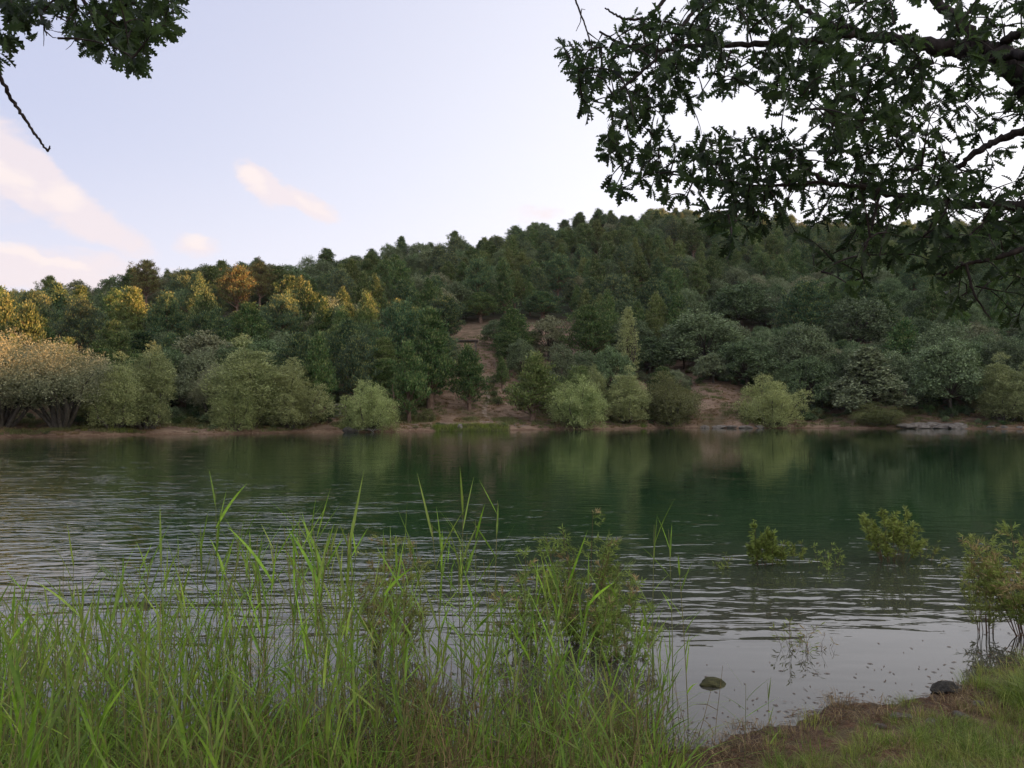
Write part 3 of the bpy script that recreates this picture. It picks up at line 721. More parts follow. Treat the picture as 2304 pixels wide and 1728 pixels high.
def rock(nm, x, y, z, sx, sy, sz, seed, mat, label=None, group=None, rz=0.0, amp=.28):
    import bmesh
    bm = bmesh.new(); bmesh.ops.create_icosphere(bm, subdivisions=4, radius=1.0)
    r_ = np.random.default_rng(seed); pl = unit(r_.normal(size=(11, 3))); dd = r_.uniform(.62, .95, 11)
    for v in bm.verts:
        c = np.array(v.co); 
        for p_, d_ in zip(pl, dd):
            e = c@p_-d_
            if e > 0: c = c-p_*e*.92
        nz = sum(math.sin(c@p_*(5+3*k)+k) for k, p_ in enumerate(pl[:6]))/6
        v.co = c*(1+amp*.25*nz)
    me = bpy.data.meshes.new(nm); bm.to_mesh(me); bm.free(); me.materials.append(M[mat])
    o = obj(nm, me, None, (x, y, z), (0, 0, rz), (sx, sy, sz))
    tag(o, label, 'rock', group); return o
# rock ledge and boulders along the far waterline
led = [(1956, 1.7), (1985, 1.9), (2012, 1.6), (2040, 2.1), (2068, 1.5)]
for k, (xD, w_) in enumerate(led):
    x, y, z = farpt(xD, .35); rock('rock', x, y, .22, w_, .9, .55+.08*(k % 3), 40+k, 'rock', 'pale slab of the light rock ledge at the waterline below the two-trunked oak', 'pale slabs of the right-hand ledge', rz=.1*k-.2)
for k, (xD, w_) in enumerate([(1522, .7), (1556, 1.3), (1582, 1.0), (1612, 1.2), (1640, .7)]):
    x, y, z = farpt(xD, .2); rock('rock', x, y, .12, w_, .6, .32, 60+k, 'rock', 'low greyish rock along the waterline under the bare reddish slope', 'low rocks under the reddish slope', rz=.1*k)
for k, xD in enumerate([2140, 2168, 2200]):
    x, y, z = farpt(xD, .5); rock('rock', x, y, .2, .6, .4, .3, 80+k, 'rock', 'small pale rock at the waterline beneath the light green willows at the right', 'small rocks at the far right shore', rz=.4*k)
x, y, z = farpt(758, -.1); rock('rock', x, y, .18, .95, .6, .5, 91, 'darkrock', 'large grey boulder in the water left of the driftwood under the willow bush')
x, y, z = farpt(994, .1); rock('rock', x, y, .35, .42, .35, .55, 92, 'rock', 'pointed pale boulder at the left end of the bright green grass patch')
x, y, z = farpt(196, 4.5); rock('rock', x, y, z+.55, .55, .45, 1.0, 93, 'darkrock', 'upright grey boulder on the red bank between the silvery and the narrow willow')
# footpath along the far shore
def strip(nm, pts_, wd, mat, lift=.05, **kw):
    P = []
    for (xD, s) in pts_: P.append(farpt(xD, s)[:2])
    P = np.array(P); tt = np.linspace(0, len(P)-1, 70); X = np.interp(tt, range(len(P)), P[:, 0]); Y = np.interp(tt, range(len(P)), P[:, 1])
    Tn = unit(np.gradient(np.stack([X, Y], 1), axis=0)); Nn = np.stack([-Tn[:, 1], Tn[:, 0]], 1); rows = []
    for q in np.linspace(-1, 1, 5):
        qx = X+Nn[:, 0]*q*wd*.5*(1+.2*np.sin(tt*2+q)); qy = Y+Nn[:, 1]*q*wd*.5; rows.append(np.stack([qx, qy, height(qx, qy)+lift*(1-q*q*.9)], 1))
    V = np.stack(rows, 1).reshape(-1, 3); i, j = np.meshgrid(np.arange(69), np.arange(4), indexing='ij')
    F = np.stack([i*5+j, (i+1)*5+j, (i+1)*5+j+1, i*5+j+1], -1).reshape(-1, 4)
    return tag(obj(nm, mesh_from(nm, V, F[:, ::-1], M[mat], smooth=True)), kind='structure')
m_, b = newmat('trodden_path'); tc = b.n('ShaderNodeTexCoord'); f = b.noise(tc.outputs['Object'], 2.0, 6, .7)
finish(b, principled(b, b.mix(b.step(f, .35, .65), (.17, .12, .085), (.34, .27, .20)), .95, .1)); M['path'] = m_
strip('path', [(850, 2.6), (905, 3.2), (960, 4.0), (1010, 4.6), (1060, 5.0), (1110, 5.6), (1150, 6.2), (1195, 6.4)], .55, 'path')
strip('path', [(1090, 1.0), (1075, 3.0), (1080, 5.5), (1050, 9.0), (1045, 12.0), (1055, 16), (1050, 22)], .6, 'path')

def sticks(nm, segs, r0, mat, label, cat):
    g = Geo()
    for P, k in segs:
        P = np.array(P, float); n = 10; tt = np.linspace(0, len(P)-1, n)
        Q = np.stack([np.interp(tt, range(len(P)), P[:, i_]) for i_ in range(3)], 1)+rng.normal(size=(n, 3))*.012*k*3
        g.add(*tube(Q, np.linspace(r0*k, r0*k*.35, n), 6))
    return tag(obj(nm, g.mesh(nm, M[mat], True)), label, cat)
x, y, z = farpt(805, -.55)
sticks('driftwood_branch', [([(x-1.9, y+.3, .1), (x-1.0, y, .35), (x, y, .2), (x+1.1, y+.1, .4)], 1), ([(x-.6, y, .5), (x, y-.1, .15), (x+.4, y-.1, -.1)], .8), ([(x+.1, y, .2), (x+.5, y-.1, .6), (x+.7, y, .95)], .6), ([(x-1, y, .35), (x-1.5, y-.1, .7)], .5)], .06, 'driftwood', 'bleached bare branch lying at the waterline under the pale green willow bush', 'driftwood')
x, y, z = farpt(1128, .7)
sticks('driftwood_branch', [([(x-1.0, y, z+.5), (x-.8, y, z+.1), (x, y, z+.15), (x+.8, y, z+.4)], 1), ([(x-.2, y, z+.1), (x+.2, y, z+.3), (x+.3, y, z+.5)], .7)], .04, 'driftwood', 'thin pale fallen branch on the bank left of the right-hand conical pine', 'driftwood')
x, y, z = farpt(1172, 2.0)
sticks('dead_branch', [([(x-1.1, y-.3, z+.7), (x-.7, y, z+.3), (x, y, z+.05)], 1), ([(x-.2, y-.3, z+.7), (x-.15, y, z+.3), (x+.1, y, z)], .8), ([(x+.9, y-.2, z+.2), (x+.3, y, z+.1), (x-.1, y, z)], .8)], .04, 'bark', 'dark dead branches heaped at the foot of the right-hand conical pine', 'dead branches')
x, y, z = farpt(856, 2.2)
sticks('bare_trunk', [([(x+.1, y, z-.2), (x-.1, y, z+1.2), (x-.35, y+.2, z+3.6), (x-.5, y+.3, z+5.0)], 1)], .085, 'pinebark', 'leaning bare pale trunk at the bank edge right of the pale willow bush', 'tree trunk')
# round grey hoop standing in the shade
x, y, z = farpt(733, 7.5); th = np.linspace(0, 2*math.pi, 33)
t_ = bpy.data.objects.new('round_frame', None); C.objects.link(t_); t_.location = (x, y, z+.85); tag(t_, 'pale round frame propped in the shade under the pines left of the willow bush', 'round frame')
g = Geo(); g.add(*tube(np.stack([np.cos(th)*1.0, 0*th, np.sin(th)*.95], 1), .06+0*th, 6)); obj('rim', g.mesh('rim', M['driftwood'], True), t_)
for (cx_, rr) in ((-.35, .42), (.45, .38)):
    g = Geo(); g.add(*tube(np.stack([cx_+np.cos(th)*rr, 0*th, np.sin(th)*rr*1.1], 1), .045+0*th, 5)); obj('inner_ring', g.mesh('inner_ring', M['driftwood'], True), t_)
# wooden shelter at the top of the bare slope
def box(g, c, s_, m_=0, rot=None):
    V = np.array([[i_, j_, k_] for i_ in (-1, 1) for j_ in (-1, 1) for k_ in (-1, 1)], float)*np.array(s_)/2
    if rot is not None: V = V@np.array(rot).T
    g.add(V+np.array(c), [[0, 1, 3, 2], [4, 6, 7, 5], [0, 4, 5, 1], [2, 3, 7, 6], [0, 2, 6, 4], [1, 5, 7, 3]], m_)
x, y, z = farpt(1004, 35)
t_ = bpy.data.objects.new('wooden_shelter', None); C.objects.link(t_); t_.location = (x, y, z); tag(t_, 'small open wooden shelter with a flat roof at the top of the bare slope', 'shelter')
g = Geo()
for k in range(9): box(g, (0, -1.15+k*.29, 3.3+.03*(k % 2)), (4.4, .27, .10))
for yy in (-1.0, 1.0): box(g, (0, yy, 3.18), (4.2, .14, .16))
obj('roof', g.mesh('roof', M['board']), t_)
for sx in (-1.8, 1.8):
    for sy in (-1.0, 1.0):
        g = Geo(); box(g, (sx, sy, 1.45), (.2, .2, 3.3)); obj('post', g.mesh('post', M['board']), t_)
g = Geo(); box(g, (0, 0, .75), (1.8, .7, .06)); box(g, (-.6, 0, .3), (.1, .5, .85)); box(g, (.6, 0, .3), (.1, .5, .85)); tag(obj('picnic_table', g.mesh('picnic_table', M['board']), None, (x, y, z+.1)), 'small wooden table standing under the roof of the wooden shelter', 'table')
# timber lookout frame on the ridge
p_ = at(597, 214, 256); x, y = p_[0], 256; z = hz(x, y)
t_ = bpy.data.objects.new('lookout_tower', None); C.objects.link(t_); t_.location = (x, y, z); t_.scale = (.8, .8, .62); tag(t_, 'timber lookout frame with slanted legs and a dark cabin on the hill crest', 'lookout tower')
g = Geo(); box(g, (0, 0, 9.6), (4.6, 3.2, .25)); box(g, (0, 0, 11.9), (5.4, 4.0, .25)); box(g, (0, 0, 10.3), (4.2, 2.8, 1.2)); obj('cabin', g.mesh('cabin', M['oakbark']), t_)
for sx in (-1, 1):
    for sy in (-1, 1):
        g = Geo(); g.add(*tube([(sx*3.6, sy*2.0, -.5), (sx*1.4, sy*1.0, 9.6)], [.22, .18], 6)); obj('leg', g.mesh('leg', M['driftwood'], True), t_)

# ------------------------------------------------------------------ the overhanging oaks
def oakleaf():
    """one lobed leaf, length 1 along +Y, folded a little along the midrib"""
    ys = np.array([0, .10, .20, .27, .36, .43, .52, .59, .68, .75, .85, .93, 1.0])
    ws = np.array([.015, .02, .13, .05, .22, .075, .28, .09, .24, .08, .16, .06, .0])
    V = []; 
    for y_, w_ in zip(ys, ws):
        lift = .28*w_; off = .06 if w_ > .12 else 0
        zc = -.12*y_**2
        V += [(-w_, y_+off, zc+lift), (0, y_, zc), (w_, y_+off, zc+lift)]
    F = []
    for i_ in range(len(ys)-1):
        a_ = i_*3; F += [(a_, a_+1, a_+4, a_+3), (a_+1, a_+2, a_+5, a_+4)]
    return np.array(V, float), np.array(F)
LV, LF = oakleaf()
def leaves_at(P, T, N, S):
    T = unit(T); Sd = unit(np.cross(T, N)); Nn = np.cross(Sd, T)
    V = P[:, None]+(LV[None, :, 0, None]*Sd[:, None]*rng.uniform(.75, 1.1, (len(P), 1, 1))+LV[None, :, 1, None]*T[:, None]+LV[None, :, 2, None]*Nn[:, None]*rng.uniform(.2, 2.2, (len(P), 1, 1)))*S[:, None, None]
    F = LF[None]+np.arange(len(P))[:, None, None]*len(LV)
    return V.reshape(-1, 3), F.reshape(-1, 4)
def inpoly(px, py, poly):
    c = False; n_ = len(poly); j_ = n_-1
    for i_ in range(n_):
        xi, yi = poly[i_]; xj, yj = poly[j_]
        if (yi > py) != (yj > py) and px < (xj-xi)*(py-yi)/(yj-yi)+xi: c = not c
        j_ = i_
    return c
def smoothline(P, n):
    P = np.array(P, float); tt = np.linspace(0, len(P)-1, n)
    Q = np.stack([np.interp(tt, range(len(P)), P[:, k]) for k in range(P.shape[1])], 1)
    for _ in range(3): Q[1:-1] = (Q[:-2]+2*Q[1:-1]+Q[2:])/4
    return Q
S4 = 4/9.
def overhang(nm, trunkpts, branches, dens, gaps, ntw, leaf, label, depth_of, lsz, thinzone=None):
    root = bpy.data.objects.new(nm, None); C.objects.link(root); base = np.array(trunkpts[0][:3], float); root.location = base
    tag(root, label, 'oak tree')
    g = Geo(); Q = smoothline([t_[:3] for t_ in trunkpts], 16); r_ = np.interp(np.linspace(0, len(trunkpts)-1, 16), range(len(trunkpts)), [t_[3] for t_ in trunkpts])
    g.add(*tube(Q-base, r_*(1+.06*rng.normal(size=16)), 12)); obj('trunk', g.mesh('trunk', M['oakbark'], True), root)
    nodes = []; nrad = []
    g = Geo()
    for pts_, r0, r1 in branches:
        W3 = [np.array(p_[1:], float) if p_[0] == 'w' else at(p_[0]*S4, p_[1]*S4, p_[2]) for p_ in pts_]
        n_ = 7*len(W3); Q = smoothline(W3, n_); Q[1:-1] += rng.normal(size=(n_-2, 3))*min(.008, .12*(r0+r1))
        rr = np.linspace(r0, r1, n_)*(1+.07*rng.normal(size=n_)); g.add(*tube(Q-base, rr, 8))
        for q_ in Q[::2]: nodes.append(q_); nrad.append(r1)
    obj('limbs', g.mesh('limbs', M['oakbark'], True), root)
    # targets for twigs, nearest first, each tied to the growing skeleton
    tg_ = []
    x0, x1 = min(p_[0] for p_ in dens), max(p_[0] for p_ in dens); y0, y1 = min(p_[1] for p_ in dens), max(p_[1] for p_ in dens)
    while len(tg_) < ntw:
        px, py = rng.uniform(x0, x1), rng.uniform(y0, y1)
        if not inpoly(px, py, dens) or any(inpoly(px, py, g_) for g_ in gaps): continue
        if thinzone and rng.random() < thinzone(px, py): continue
        tg_.append(at(px*S4, py*S4, depth_of(px, py)+rng.normal()*.35))
    N_ = np.array(nodes); T_ = np.array(tg_)
    order = np.argsort([np.min(np.linalg.norm(N_-t_, axis=1)) for t_ in T_])
    buf = np.zeros((len(N_)+len(T_)*4+10, 3)); buf[:len(N_)] = N_; cnt = len(N_)
    tw = Geo(); LP, LT, LN, LS = [], [], [], []
    for k in order:
        t_ = T_[k]; D = np.linalg.norm(buf[:cnt]-t_, axis=1); j_ = int(np.argmin(D)); p0 = buf[j_]
        L = D[j_]
        if L < .02: continue
        if L > .55: p0 = t_+(p0-t_)*.55/L if rng.random() < 0 else p0
        t = np.linspace(0, 1, 5)[:, None]; Q = p0+(t_-p0)*t+rng.normal(size=3)*.12*L*t*(1-t)+np.array([0, 0, .10*L])*(t*(1-t)*2)
        tw.add(*tube(Q-base, np.linspace(.0045+.004*min(L, 1), .0018, 5), 4))
        for q_ in Q[1:]: buf[cnt] = q_; cnt += 1
        dd = unit((t_-p0)[None])[0]
        nl = rng.integers(4, 9)
        for m2 in range(nl):
            u_ = 1-.45*rng.random()**1.5 if L > .1 else 1.0
            pp = p0+(t_-p0)*u_
            dr = unit((dd*.7+rdir(1)[0]*.9+np.array([0, 0, -.25]))[None])[0]
            LP.append(pp); LT.append(dr); LN.append(unit((np.array([0, -.35, .35])+rdir(1)[0]*.9)[None])[0]); LS.append(rng.uniform(.65, 1.15)*lsz)
    obj('twigs', tw.mesh('twigs', M['oakbark']), root)
    V, F = leaves_at(np.array(LP), np.array(LT), np.array(LN), np.array(LS))
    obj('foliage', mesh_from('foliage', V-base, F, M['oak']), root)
    print(nm, 'leaves', len(LP)); return root
Z4 = lambda L_: [(1200+x_/2.0036, y_/2.0036) for x_, y_ in L_]
tx, ty = 4.6, 3.0
tz = hz(tx, ty)
br = [
 ([('w', 4.35, 3.4, 3.25), (2440, 300, 4.0), (2304, 172, 4.1), (2243, 121, 4.2), (2180, 111, 4.3), (2104, 106, 4.4), (2028, 89, 4.5), (1927, 73, 4.6)], .088, .026),
 ([(1927, 73, 4.6), (1860, 55, 4.7), (1780, 0, 4.8)], .03, .015),
 ([(1927, 73, 4.6), (1860, 88, 4.5), (1800, 94, 4.5), (1690, 101, 4.5), (1564, 101, 4.4), (1475, 117, 4.3), (1400, 100, 4.3), (1349, 71, 4.2)], .026, .006),
 ([(2243, 121, 4.2), (2200, 89, 4.25), (2154, 43, 4.3), (2104, 0, 4.4), (2060, -40, 4.5)], .036, .024),
 ([(2236, 114, 4.2), (2260, 92, 4.15), (2281, 78, 4.1), (2330, 70, 4.0)], .03, .02),
 ([(2230, 124, 4.2), (2270, 122, 4.0), (2320, 128, 3.8)], .03, .02),
 ([(2200, 112, 4.25), (2170, 130, 4.3), (2150, 122, 4.35), (2100, 100, 4.45)], .018, .012),
 ([(1620, -45, 4.2), (1584, 0, 4.2), (1546, 43, 4.2), (1513, 96, 4.1), (1462, 147, 4.0), (1387, 210, 3.9), (1364, 233, 3.9)], .016, .005),
 ([(1530, -45, 4.3), (1493, 0, 4.3), (1460, 43, 4.2), (1404, 43, 4.2), (1385, 34, 4.2), (1361, 18, 4.2)], .013, .004),
 ([(1447, 44, 4.2), (1450, 80, 4.2), (1452, 110, 4.2)], .009, .006),
 ([(1275, -40, 4.0), (1295, 0, 4.0), (1318, 61, 4.0), (1333, 114, 3.95)], .005, .004),
 ([(1308, 22, 4.0), (1306, 50, 4.0), (1296, 70, 4.0)], .003, .0015),
 ([(1308, 20, 4.0), (1317, 22, 4.0)], .002, .001),
 ([('w', 4.35, 3.4, 2.9), (2420, 470, 3.9), (2304, 464, 3.9), (2198, 462, 3.95), (2048, 449, 4.0), (1949, 424, 4.1), (1849, 409, 4.1), (1819, 379, 4.15), (1794, 357, 4.2)], .034, .006),
 ([(1849, 409, 4.1), (1700, 420, 4.1), (1560, 400, 4.2), (1440, 380, 4.3)], .010, .003),
 ([('w', 4.35, 3.4, 3.0), (2380, 265, 3.8), (2304, 294, 3.85), (2250, 312, 3.9), (2198, 344, 3.9), (2128, 392, 4.0), (2100, 425, 4.0)], .030, .009),
 ([('w', 4.35, 3.4, 2.7), (2400, 520, 3.7), (2304, 560, 3.7), (2240, 580, 3.7), (2173, 594, 3.75), (2120, 620, 3.8)], .022, .006),
 ([(1980, 430, 4.1), (1960, 520, 4.0), (1935, 590, 3.9), (1945, 640, 3.9)], .009, .003),
 ([(2173, 594, 3.75), (2190, 660, 3.7), (2230, 720, 3.7)], .008, .003),
]
dens = Z4([(120, 190), (200, 330), (210, 490), (340, 540), (310, 660), (340, 740), (350, 880), (480, 830), (600, 880), (650, 930), (760, 960), (800, 1000), (830, 1080), (900, 1150), (960, 1130), (1100, 1000), (1200, 1100), (1220, 1200), (1400, 1290), (1520, 1310), (1600, 1200), (1720, 1130), (1800, 1290), (1850, 1400), (2000, 1450), (2400, 1480), (2400, -60), (560, -60), (420, 90), (350, 170), (230, 200)])
gaps = [Z4(q_) for q_ in (
 [(560, 570), (640, 520), (730, 500), (810, 410), (900, 430), (1000, 390), (1010, 460), (1090, 480), (1190, 460), (1240, 540), (1310, 600), (1290, 660), (1220, 640), (1160, 570), (1060, 610), (900, 610), (780, 600), (660, 620)],
 [(1630, 70), (1700, 10), (1790, 10), (1810, 130), (1730, 180), (1650, 140)],
 [(2010, 600), (2130, 540), (2200, 570), (2070, 700), (1980, 770), (1900, 720), (1950, 640)],
 [(2060, 800), (2130, 700), (2180, 700), (2140, 850), (2070, 860)],
 [(1300, 640), (1230, 590), (1180, 600), (1240, 690)], [(1900, 250), (2000, 270), (2080, 340), (1990, 310)], [(420, 0), (560, -60), (700, -60), (660, 60), (500, 90)],
 [(360, 560), (420, 520), (440, 590), (380, 620)])]
def thin(px, py):
    if py > 540: return .55
    if px > 2050: return .45
    v_ = math.sin(px*.021+1)*math.sin(py*.027+2)+.5*math.sin(px*.047)*math.cos(py*.05)
    return .45 if v_ > .35 else 0
overhang('oak_tree', [(tx, ty, tz-.3, .34), (tx-.1, ty+.1, 1.6, .27), (4.35, 3.4, 2.7, .22), (4.35, 3.4, 3.25, .17), (4.6, 3.5, 5.2, .10)], br, dens, gaps, 1080, None,
 'large oak overhanging the water from the right with a dense dark crown of lobed leaves', lambda px, py: 4.15+.55*math.sin(px*.011)*math.cos(py*.013)-.25*(py > 520), .088, thin)
tx, ty = -4.9, 2.2
br = [
 ([('w', -4.6, 2.5, 3.1), (-60, -120, 3.6), (60, -60, 3.8), (170, -30, 3.9), (300, -20, 4.0), (380, -10, 4.0)], .06, .006),
 ([(170, -30, 3.9), (210, 40, 3.9), (250, 100, 3.9), (300, 130, 3.9)], .010, .003),
 ([(60, -60, 3.6), (80, 0, 3.2), (95, 45, 3.1), (105, 80, 3.1)], .008, .002),
 ([(102, 70, 3.1), (118, 84, 3.1), (130, 86, 3.1)], .003, .001), ([(98, 60, 3.1), (99, 84, 3.1), (98, 104, 3.1)], .002, .001),
 ([(100, 10, 3.6), (125, 35, 3.6), (150, 48, 3.7)], .004, .003),
 ([(165, 75, 3.7), (130, 72, 3.7), (108, 66, 3.7)], .003, .001), ([(170, 86, 3.8), (160, 102, 3.8), (148, 112, 3.8)], .002, .001),
 ([('w', -4.6, 2.5, 2.4), (-140, -20, 2.6), (-60, 80, 2.6), (0, 172, 2.65), (25, 225, 2.7), (55, 265, 2.72), (80, 305, 2.75), (107, 340, 2.78)], .010, .0038),
 ([(60, -60, 3.4), (20, -10, 3.2), (30, 30, 3.15), (50, 48, 3.1)], .008, .002),
 ([(107, 340, 2.78), (111, 334, 2.78), (112, 328, 2.78)], .004, .002),
]
dens = [(128, -60), (140, 60), (165, 80), (185, 125), (245, 112), (292, 150), (330, 138), (320, 100), (350, 108), (372, 70), (395, 45), (385, -60)]
root = overhang('oak_tree', [(tx, ty, hz(tx, ty)-.3, .30), (-4.7, 2.4, 1.6, .24), (-4.6, 2.5, 3.1, .16), (-4.7, 2.6, 5.0, .10)], br, dens, [], 170, None,
 'oak reaching in from the upper left with leafy twigs and one bare hanging branch', lambda px, py: 3.95, .09)
# the loose leaf bunches left of it belong to the same tree
LP, LT, LN, LS = [], [], [], []
for (px, py, n_, sp_) in ((20, 5, 26, 26), (60, 15, 22, 22), (90, 5, 18, 18), (30, 35, 10, 10), (45, 45, 5, 6), (70, 52, 4, 8), (105, 50, 4, 14), (-5, 78, 14, 14), (10, 85, 8, 12), (-5, 125, 6, 8), (85, 78, 2, 4)):
    for _ in range(n_):
        LP.append(at((px+rng.normal()*sp_*.5)*S4, (py-6+rng.normal()*sp_*.4)*S4, 3.15+rng.normal()*.08)); LT.append(rdir(1)[0]*.9+np.array([.2, 0, -.8])); LN.append(rdir(1)[0]+np.array([0, -.5, .6])); LS.append(rng.uniform(.6, 1.0)*.10)
base = np.array(root.location)
V, F = leaves_at(np.array(LP), np.array(LT), unit(np.array(LN)), np.array(LS))
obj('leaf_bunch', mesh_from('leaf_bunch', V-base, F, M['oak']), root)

# ------------------------------------------------------------------ reeds along the near bank
def reed(H, nl, seed_lean=.06, lw=.014, ll=.36, open_=.55):
    sg, lg = Geo(), Geo()
    n = 9; t = np.linspace(0, 1, n); d = rdir(1)[0]; d[2] = 0
    Q = np.stack([0*t, 0*t, t*H], 1)+np.outer(t**2, d)*H*seed_lean*rng.uniform(.3, 1.8)
    sg.add(*tube(Q, np.linspace(.0046, .0022, n), 4))
    side0 = rng.random()*6.28
    for k in range(nl):
        f = .22+.76*(k+.5*rng.random())/nl; z = np.array([np.interp(f, t, Q[:, i_]) for i_ in range(3)])
        a_ = side0+(k % 2)*3.14+rng.normal()*.5; o_ = np.array([math.cos(a_), math.sin(a_), 0])
        L = ll*rng.uniform(.7, 1.2)*(1.0 if f < .85 else 1.0); ang_ = (open_*rng.uniform(.6, 1.5))*(1-.62*f)+.08; droop = rng.uniform(.05, .55)*(1-.6*f)
        m_ = 6; P = [z]; di = ang_
        for q in range(m_):
            di += droop/m_*1.5; P.append(P[-1]+(np.array([0, 0, 1])*math.cos(di)+o_*math.sin(di))*L/m_)
        P = np.array(P); sd = np.array([-o_[1], o_[0], 0]); sd = sd*math.cos(.5)+np.array([0, 0, .35*rng.normal()]); tt = np.linspace(0, 1, m_+1)
        w_ = lw*rng.uniform(.7, 1.2)*np.interp(tt, [0, .12, .35, .7, 1], [.35, .85, 1, .6, .02])[:, None]*.5
        V = np.stack([P-sd*w_, P+np.cross(sd, o_)*w_*.25, P+sd*w_], 1).reshape(-1, 3)
        F = np.concatenate([[(q*3, q*3+1, q*3+4, q*3+3), (q*3+1, q*3+2, q*3+5, q*3+4)] for q in range(m_)])
        lg.add(V, F)
    return sg.mesh('stem', M['reedstem'], True), lg.mesh('leaves', M['reed'], True)
RP = [reed(1.55, int(rng.integers(7, 11)), .06, rng.uniform(.012, .019), rng.uniform(.34, .50), rng.uniform(.5, .95)) for _ in range(12)]
NRE = [0]
def put_reed(x, y, H, k, label, group=None, tilt=.085, sink=.03):
    z = max(hz(x, y), -.25)-sink; kk = H/1.55
    t_ = bpy.data.objects.new('reed', None); C.objects.link(t_); t_.location = (x, y, z); t_.empty_display_size = .1
    t_.rotation_euler = (rng.normal()*tilt, rng.normal()*tilt, rng.random()*6.28); t_.scale = (kk**.6, kk**.6, kk)
    st, lv = RP[k % len(RP)]; obj('stem', st, t_); obj('leaves', lv, t_); tag(t_, label, 'reed', group); NRE[0] += 1
TOPX = [-200, 0, 40, 90, 150, 200, 300, 370, 440, 480, 520, 600, 650, 720, 780, 850, 920, 990, 1060, 1130, 1200, 1300, 1400, 1500]
TOPY = [1240, 1230, 1280, 1250, 1190, 1230, 1180, 1160, 1150, 1120, 1150, 1140, 1110, 1110, 1140, 1160, 1120, 1110, 1100, 1170, 1200, 1230, 1280, 1500]
LBL = 'green reed with narrow arching leaves, one of the many crowding the near bank'
rows = []
for k in range(242):
    y = 3.4+(7.3-3.4)*rng.random()**.75; a_ = rng.uniform(-.74, .13) if rng.random() < .8 else rng.uniform(-.74, -.2)
    px = 512+a_*768; x = a_*y
    if y < 4.3 and a_ > -.45 and rng.random() < .85: continue
    if a_ > .02 and y < 4.6: continue
    env = np.interp(px/K, TOPX, TOPY)+rng.exponential(78)+(y < 4.5)*60
    ztop = CAMH-(env*K-411)/768*y; g = max(hz(x, y), -.25)
    H = min(max(ztop-g, .75), 1.95); rows.append((x, y, H))
for x, y, H in rows: put_reed(x, y, H, int(rng.integers(12)), LBL, 'reeds along the near bank')
for (xD, top, y, k, lab) in ((478, 1050, 6.6, 1, 'tallest reed left of centre, its erect leaf tip standing high over the water'), (1000, 1052, 6.8, 3, 'tall reed with a fan of pointed upper leaves in the middle of the picture'),
        (1062, 1068, 6.7, 5, 'tall reed with a slender drooping tip beside the feathery shrub'), (655, 1092, 6.5, 7, 'tall reed with steep spear-like leaves between the left and the middle clumps'),
        (168, 1175, 6.4, 2, 'single reed with a forked pair of blades standing over the water at the left'), (1405, 1128, 6.2, 4, 'slim reed standing alone at the right end of the reed bed'),
        (1448, 1135, 6.5, 6, 'rightmost tall reed with a long leaning leaf over open water'), (1482, 1200, 6.0, 8, 'short sparse reed rising from the water just beyond the right end of the reed bed'),
        (1655, 1462, 5.0, 9, 'straw coloured reed stalk standing alone in front of the mossy stone'), (1600, 1455, 5.1, 10, 'small thin reed in the shallows left of the lone straw coloured stalk')):
    x = at(xD*K, 411, y)[0]; g = max(hz(x, y), -.2); H = CAMH-(top*K-411)/768*y-g; put_reed(x, y, H, k, lab, None, .02)
print('reeds', NRE[0])
# lower growth of the reed bed: short reeds, dead stalks, litter
rsrc = []
for k in range(4):
    g = Geo(); st, lv = reed(1.0, 7, .12, .019, .32, .8)
    for me_, mi_ in ((st, 0), (lv, 1)):
        V = np.empty(len(me_.vertices)*3, np.float32); me_.vertices.foreach_get('co', V); F = np.empty(len(me_.loops), np.int32); me_.loops.foreach_get('vertex_index', F); g.add(V.reshape(-1, 3), F.reshape(-1, 4), mi_)
    rsrc.append(source('short_reed', g.mesh('short_reed', [M['reedstem'], M['reed']])))
def stalks(n, H, mat):
    g = Geo()
    for _ in range(n):
        p = np.array([rng.normal()*.12, rng.normal()*.12, -.03]); q = p+np.array([rng.normal()*.16, rng.normal()*.16, H*rng.uniform(.4, 1.1)]); g.add(*tube([p, (p+q)/2+rng.normal(size=3)*.012, q], [.0028, .0024, .0015], 3))
        if rng.random() < .5:
            r_ = (p+q)/2; e = r_+rdir(1)[0]*[.22, .22, .1]; g.add(*tube([r_, (r_+e)/2+[0, 0, .02], e], [.002, .003, .001], 3))
    return g.mesh('dead_stalks', M[mat])
for _ in range(3): rsrc.append(source('dead_stalks', stalks(16, .65, 'straw')))
V, F = blades(36, .5, .12, .010, 1.3, 3, .4, .35); rsrc.append(source('blade_tuft', mesh_from('blade_tuft', V, F, M['reed'])))
it = []
for _ in range(1250):
    y = rng.uniform(2.9, 6.9); a_ = rng.uniform(-.76, .20)
    if y < 4.0 and a_ > -.35 and rng.random() < .7: continue
    x = a_*y
    if a_ > .10 and y > 5.9: continue
    dn = float(shore_near(np.array([x]))[0])-y
    if dn < -1.7: continue
    left = max(0, min(1, (-.1-a_)/.5)); u_ = rng.random()
    if u_ < .30+.25*left: w_ = int(rng.integers(4)); s_ = rng.uniform(.45, 1.0)+.15*left
    elif u_ < .66 and dn > -1.1: w_ = 4+int(rng.integers(3)); s_ = rng.uniform(.5, 1.15)
    elif dn > -.6: w_ = 7; s_ = rng.uniform(.5, 1.3)
    else: continue
    it.append((w_, (x, y, max(hz(x, y), -.2)-.01), (rng.normal()*.08, rng.normal()*.08, rng.random()*6.28), (s_, s_, s_)))
stuff('reed_undergrowth', rsrc, it, 'tangle of short reeds and dead straw stalks at the foot of the reed bed', 'reed bed')

